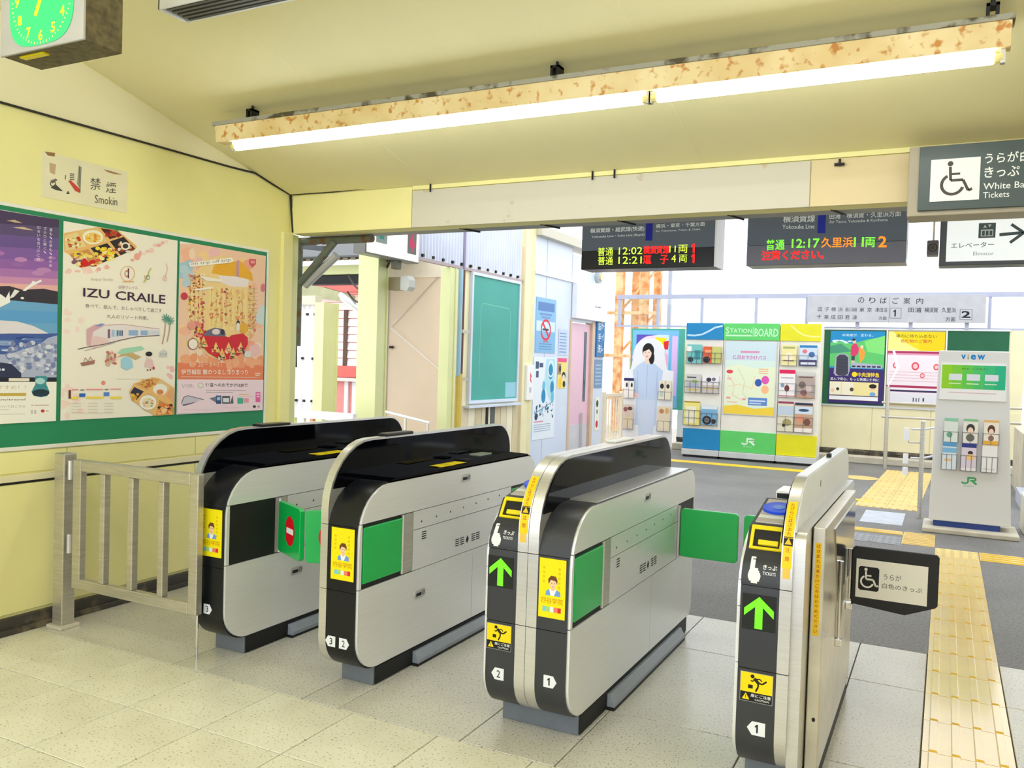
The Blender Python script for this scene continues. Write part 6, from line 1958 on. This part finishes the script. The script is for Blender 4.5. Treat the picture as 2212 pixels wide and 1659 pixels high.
# pipes beside the board
t = thing('pipe', 'thin brown and blue pipes running down into a yellow sleeve', 'pipe', (-4.98, 8.45, 0))
MB().tube([(-4.985, 8.475, 0.0), (-4.985, 8.475, 2.525)], 0.014, mat('brown_pipe', (120, 84, 66), 0.5), 8).build('brown_pipe', t, smooth=True)
MB().tube([(-4.985, 8.40, 1.3), (-4.985, 8.40, 2.525)], 0.028, mat('blue_pipe', (160, 196, 222), 0.4), 8).build('blue_pipe', t, smooth=True)
MB().tube([(-4.985, 8.42, 0.0), (-4.985, 8.42, 1.33)], 0.042, mat('yellow_sleeve', (216, 190, 96), 0.5, var=0.1), 10).build('sleeve', t, smooth=True)
for z in (1.25, 1.80):
    MB().box(-4.99, -4.965, 8.44, 8.60, z, z + 0.04, OLDSTEEL).build('clamp', t)

# cream post with call box
t = thing('column', 'cream post between the teal board and the bluish wall', 'column', (-5.0, 10.2, 0), 'corridor columns')
MB().box(-5.10, -4.98, 10.05, 10.22, 0.0, 3.3, CREAM).build('post', t, bevel=0.004)
MB().box(-5.10, -4.985, 10.225, 10.36, 0.0, 3.3, mat('cream_post_side', (232, 224, 176), 0.5)).build('post_strip', t, bevel=0.004)
t = thing('call_box', 'small white emergency box with red mark on the cream post', 'call box', (-4.97, 10.22, 0.98))
MB().box(-4.98, -4.945, 10.13, 10.33, 0.98, 1.45, WHITE).build('case', t, bevel=0.006)
p = Print(right(-4.945, 0, 0))
p.poly([(10.22, 1.36), (10.26, 1.30), (10.24, 1.27), (10.27, 1.20), (10.22, 1.24)], (230, 50, 70))
p.rect(10.20, 1.08, 10.26, 1.15, (190, 190, 210))
p.build('mark', t)

# bluish metal wall with door
wd_ = struct(MB().box(-5.12, XC, 10.36, 11.66, 0.0, 3.2, BLUEWHITE).box(-5.12, XC, 12.52, 13.05, 0.0, 2.74, BLUEWHITE).box(-5.12, XC, 11.66, 12.52, 2.12, 3.1, BLUEWHITE).build('wall_left'))
struct(MB().box(XC, XC + 0.03, 10.36, 12.95, 2.685, 2.72, WHITEPAINT).build('trim_4'))
for y_ in (10.75, 11.64):
    MB().box(XC, XC + 0.003, y_, y_ + 0.008, 0.0, 3.2, mat('panel_joint', (170, 180, 206), 0.5)).build('joint', wd_)
struct(MB().box(-5.2, XC + 0.1, 10.36, 13.2, 3.2, 3.32, OFFWHITE).build('trim_5'))
d1 = struct(MB().box(-5.09, -5.03, 11.68, 12.50, 0.02, 2.10, mat('pink_door', (236, 196, 214), 0.4, var=0.06, vscale=0.9)).build('door_1'))
MB().box(-5.035, -5.022, 11.70, 12.48, 0.02, 0.55, mat('grey_kick', (206, 204, 212), 0.4)).build('kick_plate', d1)
MB().box(-5.035, -5.02, 12.28, 12.36, 0.9, 1.98, mat('slit_glass', (76, 100, 116), 0.1)).build('slit_window', d1)
MB().box(-5.035, -4.99, 12.18, 12.22, 0.2, 0.72, STEEL).build('handle', d1)
for y0, y1 in ((11.62, 11.68), (12.50, 12.60)):
    MB().box(-5.1, -4.985, y0, y1, 0.0, 2.14, mat('door_jamb', (214, 186, 160), 0.5)).build('jamb', d1)
t = thing('light_box', 'blank white light box over the pink door', 'sign', (-4.95, 12.2, 2.2))
MB().box(XC + 0.004, XC + 0.09, 11.66, 12.93, 2.16, 2.67, WHITEPAINT).build('case', t, bevel=0.006)
p = Print(right(XC + 0.09, 0, 0))
p.rects([(12.40, 2.36, 12.44, 2.40), (12.48, 2.37, 12.62, 2.39)], (120, 120, 140))
p.build('mark', t)
t = thing('wall_lamp', 'round lamp at the top of the bluish wall', 'lamp', (-4.95, 12.4, 2.85))
MB().tube([(-5.0, 12.62, 2.86), (-4.93, 12.62, 2.86)], 0.10, mat('lamp_rim', (176, 190, 196), 0.4), 16).build('rim', t, smooth=True)
MB().tube([(-4.93, 12.62, 2.86), (-4.90, 12.62, 2.86)], 0.06, mat('lamp_bulb', (236, 214, 170), 0.3), 14).build('bulb', t, smooth=True)

def wall_sheet(y0, y1, z0, z1, label, bg, name='poster', group='posters on the bluish wall'):
    t = thing(name, label, 'poster', (XC, (y0 + y1) / 2, z0), group)
    MB().box(XC + 0.0035, XC + 0.0055, y0, y1, z0, z1, mat('sheet_%02x%02x%02x' % bg, bg, 0.4, var=0.02)).build('sheet', t)
    p = Print(right(XC + 0.0055, y0, z0))
    return t, p
t, p = wall_sheet(10.44, 11.10, 1.62, 2.38, 'sky blue no-smoking notice on the bluish wall', (132, 184, 226))
p.rect(0.06, 0.58, 0.60, 0.70, (90, 130, 190))
p.rects([(0.12, 0.52, 0.52, 0.55), (0.18, 0.48, 0.46, 0.505)], (110, 150, 200))
p.rect(0.02, 0.30, 0.64, 0.44, (206, 232, 246))
p.ring(0.33, 0.32, 0.17, 0.15, 0.22, (226, 40, 70), 26)
p.line([(0.22, 0.42), (0.44, 0.22)], 0.04, (226, 40, 70))
p.rect(0.22, 0.31, 0.42, 0.34, (70, 70, 90))
p.rects([(0.12, 0.12 - 0.035 * k, 0.54, 0.13 - 0.035 * k) for k in range(3)], (90, 140, 190))
p.rect(0.24, 0.15, 0.42, 0.165, (206, 90, 120))
p.build('print', t)
t, p = wall_sheet(10.42, 11.16, 0.42, 1.56, 'blue and white comic poster below the no-smoking notice', (232, 240, 248))
B1, B2 = (40, 140, 190), (110, 190, 222)
p.poly([(0.40, 1.12), (0.70, 1.12), (0.70, 0.62), (0.60, 0.50), (0.48, 0.60), (0.36, 0.80)], (180, 224, 238))
for x, z, r in ((0.34, 0.74, 0.07), (0.34, 0.60, 0.10), (0.56, 0.94, 0.11), (0.62, 0.72, 0.09), (0.64, 0.58, 0.08)):
    p.ell(x, z, r * 0.7, r, B1 if r > 0.085 else B2, 16)
p.ring(0.56, 0.98, 0.10, 0.12, 0.2, (230, 244, 250), 20)
p.rects([(0.06, 0.98, 0.16, 1.08), (0.08, 0.86, 0.16, 0.95), (0.18, 1.0, 0.30, 1.06)], (70, 90, 120))
p.ells([(rnd.uniform(0.06, 0.68), rnd.uniform(0.30, 0.5), rnd.uniform(0.01, 0.03), rnd.uniform(0.01, 0.03), rnd.choice([(60, 80, 120), (120, 190, 220), (180, 196, 214)])) for _ in range(36)])
p.line([(0.05, 0.36), (0.68, 0.52)], 0.012, (110, 140, 180))
p.rects([(0.05, 0.20 - 0.03 * k, 0.60, 0.21 - 0.03 * k) for k in range(4)], (160, 180, 206))
p.rect(0.05, 0.24, 0.36, 0.255, (220, 140, 160))
p.ell(0.12, 0.32, 0.05, 0.05, (50, 60, 90), 14)
p.build('print', t)
t, p = wall_sheet(11.22, 11.54, 1.12, 1.56, 'small pink and yellow poster beside the pink door', (244, 226, 120))
p.rect(0, 0.38, 0.32, 0.44, (236, 90, 140))
p.rect(0, 0.20, 0.12, 0.36, (170, 140, 120))
p.ells([(0.22, 0.18, 0.07, 0.06, (40, 40, 50)), (0.22, 0.15, 0.05, 0.05, (246, 220, 196)), (0.1, 0.08, 0.06, 0.08, (240, 200, 60)), (0.24, 0.06, 0.05, 0.05, (50, 50, 60)), (0.08, 0.28, 0.04, 0.05, (60, 60, 70))], 12)
p.build('print', t)
t, p = wall_sheet(11.22, 11.54, 1.60, 1.98, 'pale blue memo sheet above the small pink poster', (196, 212, 238))
p.rects([(0.03, 0.04 + 0.045 * k, 0.28, 0.055 + 0.045 * k) for k in range(7)], (130, 156, 206))
p.build('print', t)
t = thing('name_sign', 'tall blue sign with white characters beside the pink door', 'sign', (-4.97, 12.8, 1.6))
MB().box(XC, XC + 0.03, 12.66, 13.0, 1.60, 2.20, mat('sign_blue', (44, 116, 176), 0.3)).build('panel', t, bevel=0.004)
p = Print(right(XC + 0.03, 12.66, 1.60), h0=0.0008)
p.vtext('お手洗', 0.11, 0.56, 0.13, -0.18, (236, 244, 250), 0.01)
p.vtext('トイレ', 0.25, 0.56, 0.11, -0.18, (236, 244, 250), 0.0)
p.build('lettering', t)
t, p = wall_sheet(12.66, 13.0, 1.10, 1.56, 'slate blue notice under the tall blue sign', (120, 150, 186))
p.rects([(0.05, 0.06 + 0.06 * k, 0.29, 0.08 + 0.06 * k) for k in range(6)], (170, 194, 220))
p.build('print', t)
t, p = wall_sheet(12.74, 12.92, 0.42, 0.95, 'narrow white sign with green and red dots', (244, 240, 226))
p.ells([(0.09, 0.43, 0.05, 0.06, (20, 90, 70)), (0.09, 0.30, 0.03, 0.04, (90, 130, 120)), (0.09, 0.10, 0.05, 0.06, (190, 50, 60))], 12)
p.build('print', t)

# low gate of cream bars past the door
t = thing('low_gate', 'low cream bar gate past the pink door', 'gate', (-5.0, 13.6, 0))
for y_ in (13.14, 13.98):
    MB().box(-5.03, -4.97, y_ - 0.03, y_ + 0.03, 0.0, 1.03, mat('gate_cream', (232, 220, 196), 0.5)).build('post', t, bevel=0.004)
for z in (0.98, 0.22):
    MB().box(-5.02, -4.98, 13.14, 13.98, z - 0.03, z + 0.02, mat('gate_cream', (232, 220, 196), 0.5)).build('rail', t)
for k in range(6):
    y_ = 13.26 + 0.12 * k
    MB().box(-5.01, -4.99, y_ - 0.01, y_ + 0.01, 0.2, 0.98, mat('gate_cream', (232, 220, 196), 0.5)).build('upright', t)

# rusty steel tower beyond
t = thing('steel_tower', 'tall rusty steel lattice tower standing beyond the concourse', 'tower', (-6.2, 18.0, 0))
for x, y_, r in ((-6.55, 18.0, 0.085), (-6.27, 18.3, 0.085), (-5.98, 18.0, 0.085), (-5.78, 18.3, 0.075)):
    MB().box(x - r, x + r, y_ - 0.08, y_ + 0.08, 0.0, 6.2, RUST).build('leg', t)
for k in range(5):
    z = 0.7 + 0.95 * k
    MB().box(-6.95, -5.60, 17.9, 17.94, z, z + 0.07, RUST).build('cross_bar', t)
    MB().tube([(-6.6, 18.0, z), (-5.75, 18.0, z + 0.95)], 0.03, RUST, 6).build('brace', t)
MB().box(-5.52, -5.44, 18.2, 18.28, 2.0, 3.7, mat('grey_mast', (170, 176, 196), 0.5)).build('mast', t)

# ================================================================== outside, seen between the columns
t = thing('corrugated_fence', 'white corrugated sheet with rows of bolts between the posts', 'fence panel', (-7.0, 8.0, 0))
mbc = MB()
n = 48
vs_ = []
WCORR = mat('white_corrugated', (238, 236, 244), 0.4, var=0.03)
for i in range(n + 1):
    x_ = -7.7 + (7.7 - 6.71) * i / n
    y_ = 8.0 + (0.012 if (i // 2) % 2 else -0.012)
    vs_ += [(x_, y_, 0.0), (x_, y_, 2.09), (x_, y_ + 0.004, 0.0), (x_, y_ + 0.004, 2.09)]
fs = []
for i in range(n):
    a = 4 * i
    fs += [(a, a + 4, a + 5, a + 1), (a + 2, a + 3, a + 7, a + 6), (a, a + 2, a + 6, a + 4), (a + 1, a + 5, a + 7, a + 3)]
mbc.add(vs_, fs, WCORR).build('sheet', t)
for z, xs_ in ((1.98, (-6.98, -6.86, -6.74)), (1.45, (-6.92, -6.76)), (0.94, (-7.0, -6.88, -6.76))):
    for x in xs_:
        MB().box(x - 0.014, x + 0.014, 7.97, 7.99, z - 0.014, z + 0.014, BLACK).build('bolt', t)
MB().box(-7.7, -6.71, 7.94, 8.06, 2.09, 2.20, OFFWHITE).build('cap_beam', t, bevel=0.004)

# canopy outside with corrugated roof, beam, cables
t = thing('outside_canopy', 'dark weathered canopy roof with corrugated underside beyond the wall end', 'canopy', (-7.4, 9.0, 2.3))
MB().box(-8.6, -6.6, 8.9, 9.1, 2.56, 2.68, PALEGREEN).build('beam', t, bevel=0.004)
MB().box(-8.6, -6.55, 8.95, 9.15, 2.44, 2.555, BLACK).build('dark_strip', t)  # black box fills the dark area below the beam
MB().prism([(-8.6, 2.48), (-8.0, 2.46), (-7.4, 2.40), (-6.9, 2.28), (-6.9, 2.18), (-7.4, 2.24), (-8.0, 2.30), (-8.6, 2.34)], 'Y', 8.86, 8.95, mat('weathered_beam', (190, 190, 150), 0.6, var=0.15, vscale=5)).build('arched_beam', t)
for k in range(16):
    x = -8.4 + 0.12 * k
    MB().prism([(8.6, 2.70), (10.4, 3.16), (10.4, 3.19), (8.6, 2.73)], 'X', x, x + 0.075, mat('roof_rib', (112, 100, 76), 0.6)).build('roof_sheet', t)
MB().prism([(8.6, 2.735), (10.4, 3.195), (10.4, 3.22), (8.6, 2.76)], 'X', -8.5, -6.45, mat('roof_dark', (86, 88, 90), 0.6)).build('roof_top', t)
MB().prism([(-8.6, 2.98), (-7.0, 2.80), (-7.0, 2.86), (-8.6, 3.08)], 'Y', 8.4, 8.5, mat('roof_edge_dark', (60, 64, 66), 0.5)).build('eaves_board', t)
t = thing('cable', 'drooping grey cables strung from the pipe to the toilet sign', 'cable', (-5.9, 7.4, 2.2))
for z0, zm, z1, ym in ((2.52, 2.24, 2.52, 7.6), (2.30, 2.12, 2.46, 7.5)):
    pts = []
    for k in range(13):
        a = k / 12
        pts.append((-6.75 + 1.85 * a, 8.6 - 1.7 * a, z0 + (z1 - z0) * a - 4 * a * (1 - a) * ((z0 + z1) / 2 - zm)))
    MB().tube(pts, 0.012, CABLE, 6).build('strand', t, smooth=True)
t = thing('tube_lamp', 'unlit tube lamp under the outside canopy', 'lamp', (-6.4, 8.3, 2.1))
MB().tube([(-6.62, 8.3, 2.24), (-6.22, 8.2, 2.03)], 0.035, ALU, 10).build('reflector', t, smooth=True)
MB().tube([(-6.60, 8.28, 2.19), (-6.24, 8.18, 2.0)], 0.018, WHITE, 8).build('tube', t, smooth=True)

# red and white clapboard house
t = thing('house', 'white clapboard house with red trim seen past the pale green column', 'house', (-9.5, 12.0, 0))
HW = mat('clapboard_white', (248, 240, 236), 0.5, var=0.03)
HR = mat('house_red', (236, 110, 100), 0.5, var=0.06)
for k in range(9):
    z = 1.32 + 0.14 * k
    MB().prism([(12.0, z), (12.06, z), (12.06, z + 0.13), (12.025, z + 0.13)], 'X', -10.6, -8.6, HW).build('clapboard', t)
    MB().box(-10.6, -8.6, 12.03, 12.06, z + 0.125, z + 0.145, HR).build('red_line', t)
MB().box(-10.6, -8.6, 11.95, 12.1, 1.12, 1.32, HR).build('red_band', t)
MB().box(-10.6, -8.6, 12.04, 12.12, -0.02, 1.12, mat('house_pink', (240, 150, 144), 0.5, var=0.05)).build('lower_wall', t)
MB().box(-10.7, -8.5, 11.7, 12.2, 2.60, 2.78, HR).build('eaves', t)
MB().box(-9.48, -9.40, 11.985, 12.0, 1.32, 2.3, mat('shutter_brown', (96, 66, 50), 0.6)).build('drain_pipe', t)
for k in range(3):
    MB().box(-9.44 + 0.17 * k, -9.36 + 0.17 * k, 12.0, 12.04, 0.40, 1.10, WHITEPAINT).build('window_bar', t)
MB().box(-10.6, -8.6, 11.9, 11.95, 1.05, 1.11, OLDSTEEL).build('rail', t)

# white railing outside beside the thick column
t = thing('railing', 'white railing outside beside the thick green column', 'railing', (-5.4, 6.5, 0))
MB().box(-6.0, -4.98, 6.47, 6.53, 0.875, 0.95, WHITEPAINT).build('top_rail', t, bevel=0.004)
for k in range(9):
    x = -5.95 + 0.115 * k
    MB().box(x - 0.02, x + 0.02, 6.48, 6.52, 0.0, 0.875, [WHITEPAINT, mat('rail_tan', (214, 150, 110), 0.5), PALEGREEN][k % 3]).build('upright', t)
t = thing('railing', 'thin white railing sloping in front of the beige wall', 'railing', (-5.4, 8.0, 0))
MB().tube([(-5.75, 8.0, 0.88), (-5.10, 8.0, 0.78)], 0.015, WHITEPAINT, 8).build('top_rail', t, smooth=True)
for x in (-5.7, -5.42, -5.12):
    MB().box(x - 0.012, x + 0.012, 7.99, 8.01, -0.02, 0.86 - 0.15 * (x + 5.7), OLDSTEEL).build('upright', t)
for o in bpy.data.objects:
    if '_o' in o:
        del o['_o']
